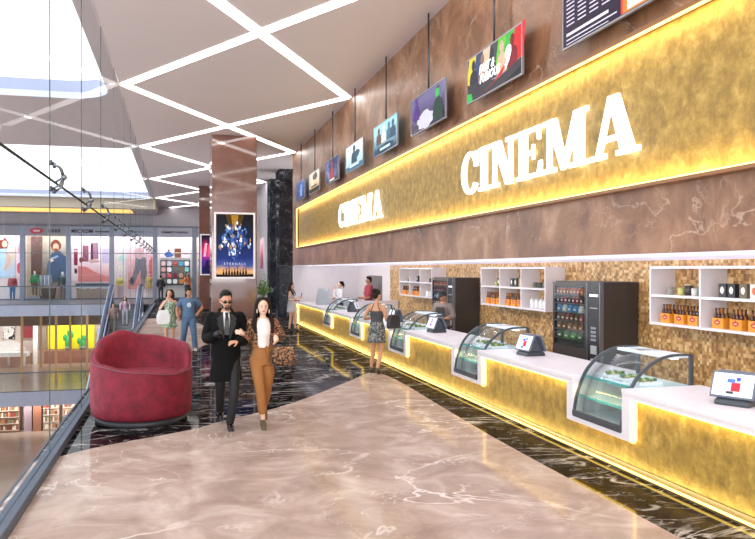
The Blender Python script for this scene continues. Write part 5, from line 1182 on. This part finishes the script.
# staff
person('person', 'dark-haired worker in a white shirt, hand at the chin, behind the far counter', 'person', (5.75, 27.3, 0), -1.35, 1.66, 'f',
  dict(RE=(-.2, -.12, 1.1), RW=(-.03, -.2, 1.38), RD=(.1, -.1, .9), RP=(0, .9, 0), LE=(.22, -.04, 1.1), LW=(.16, -.28, 1.06)),
  [('shirt', plain('f2f0f2', rough=.7), dict(off=.02, z0=.9, cuff=.8)), ('trousers', plain('26262b'), {}), ('shoes', plain('161414'))],
  hair=('ponytail', '17110f'), skin='d9a88c', vox=.015)
person('person', 'worker in a dark cap and grey-brown shirt looking down behind the counter', 'person', (5.62, 15.75, 0), -.8, 1.62, 'm',
  dict(RE=(-.26, -.02, 1.08), RW=(-.16, -.26, 1.05), LE=(.26, -.02, 1.08), LW=(.14, -.26, 1.04)),
  [('shirt', plain('7d7068', rough=.8), dict(off=.02, z0=.9, sleeve=1, cuff=.4, collar=1)), ('custom', plain('2c2422'), dict(name='apron', raw=1), lambda mb, HM, L_: (mb.prism([(-.1, 1.38), (.1, 1.38), (.15, 1.05), (.16, .7), (-.16, .7), (-.15, 1.05)], -.165, -.15, 'y'))), ('trousers', plain('26242a'), {}), ('shoes', plain('161414')),
   ('custom', plain('2c282c', rough=.8), dict(name='cap', smooth=1), lambda mb, HM, L_: (mb.ell((0, .01, 1.705), (.092, .102, .07), HM), mb.ell((0, -.12, 1.685), (.065, .075, .014), HM)))],
  hair=('short', '1c1614'), skin='c08a6a', vox=.013, turn=(.3, 0))
person('person', 'figure in a red top beside the grey doorway behind the far counter', 'person', (6.55, 26.2, 0), -1.5, 1.84, 'm',
  dict(RE=(-.2, -.06, 1.12), RW=(-.15, -.26, 1.1), LE=(.2, -.05, 1.12), LW=(.15, -.26, 1.1)),
  [('shirt', plain('a83a48', rough=.7), dict(off=.02, z0=.92, sleeve=.7)), ('trousers', plain('d8cfcc'), {}), ('shoes', plain('1c1818'))],
  hair=('short', '2a1814'), skin='b88468', vox=.018)
# shoppers far away
person('person', 'person in a pale pink top and white trousers riding the escalator', 'person', (-2.9, 45.2, -1.06), 0, 1.62, 'f', {}, [('top', plain('d8b0c0'), dict(off=.02)), ('trousers', plain('dcd8dc'), {}), ('shoes', plain('8a8688'))], hair=('long', '3a2620'), skin='d8ac94', vox=.02, face=False)
person('person', 'person in a brownish top and trousers riding the escalator on its left side', 'person', (-3.45, 44.2, -1.44), 0, 1.68, 'm', {}, [('shirt', plain('8a6f68'), dict(off=.02)), ('trousers', plain('7a6c5c'), {}), ('shoes', plain('38302e'))], hair=('short', '2a1c18'), skin='c89878', vox=.02, face=False)
person('person', 'dark-clothed shopper standing before the board of coloured squares', 'person', (-1.15, 54.6, 0), PI, 1.7, 'm', {}, [('shirt', plain('2c2a2e'), dict(off=.02)), ('trousers', plain('35343a'), {}), ('shoes', plain('1c1818'))], hair=('short', '1c1412'), skin='c89878', vox=.022, face=False)
person('person', 'long-haired shopper in an orange top behind the man in blue, far back', 'person', (.62, 54.4, 0), .4, 1.9, 'f', dict(RE=(-.26, -.05, 1.3), RW=(-.14, -.2, 1.55)), [('top', plain('d8865c'), dict(off=.02)), ('trousers', plain('3c3a44'), {}), ('shoes', plain('1c1818'))], hair=('long', '2a1814'), skin='d0a088', vox=.022, face=False)
mq = plain('e4dcd8', rough=.35)
def mann(lab, x, h, topm, lowm_, sex='m', dress=None, z=0):
    fit = [('top', plain(topm), dict(off=.03, z0=.95))] if not dress else [('dress', plain(topm), dict(off=.025, z0=.75, flare=.06, sleeve=.6))]
    if not dress: fit.append(('trousers', plain(lowm_), {}))
    p = person('mannequin', lab, 'mannequin', (x, 56.35, z), 0, h, sex, {}, fit, hair=None, face=False, vox=.022, body_mat=mq, group='shop window mannequins')
    return p
mann('mannequin in a red and navy top with bright blue trousers, leftmost far shop window', -10.9, 1.8, 'a23c46', '3f78a8')
mann('mannequin in a bright green jacket and brown trousers in the denim shop window', -9.5, 1.72, '2f8a52', '7a6450', z=.28)
mann('mannequin in a dark green jacket right of the wooden chest', -7.72, 1.95, '24433c', '8a6a70')
mann('mannequin in a yellow V-shaped top left of the grey-trouser poster', -3.95, 1.8, 'e8d878', 'e0c8c4', 'f')
mann('mannequin in a mustard dress with white legs, right of the grey-trouser poster', -2.0, 1.85, 'dcb448', 'ffffff', 'f', dress=1)
mann('mannequin in a pale teal top at the right of the coloured squares board', .72, 1.9, '8cc4c0', '5a6a80', 'f')
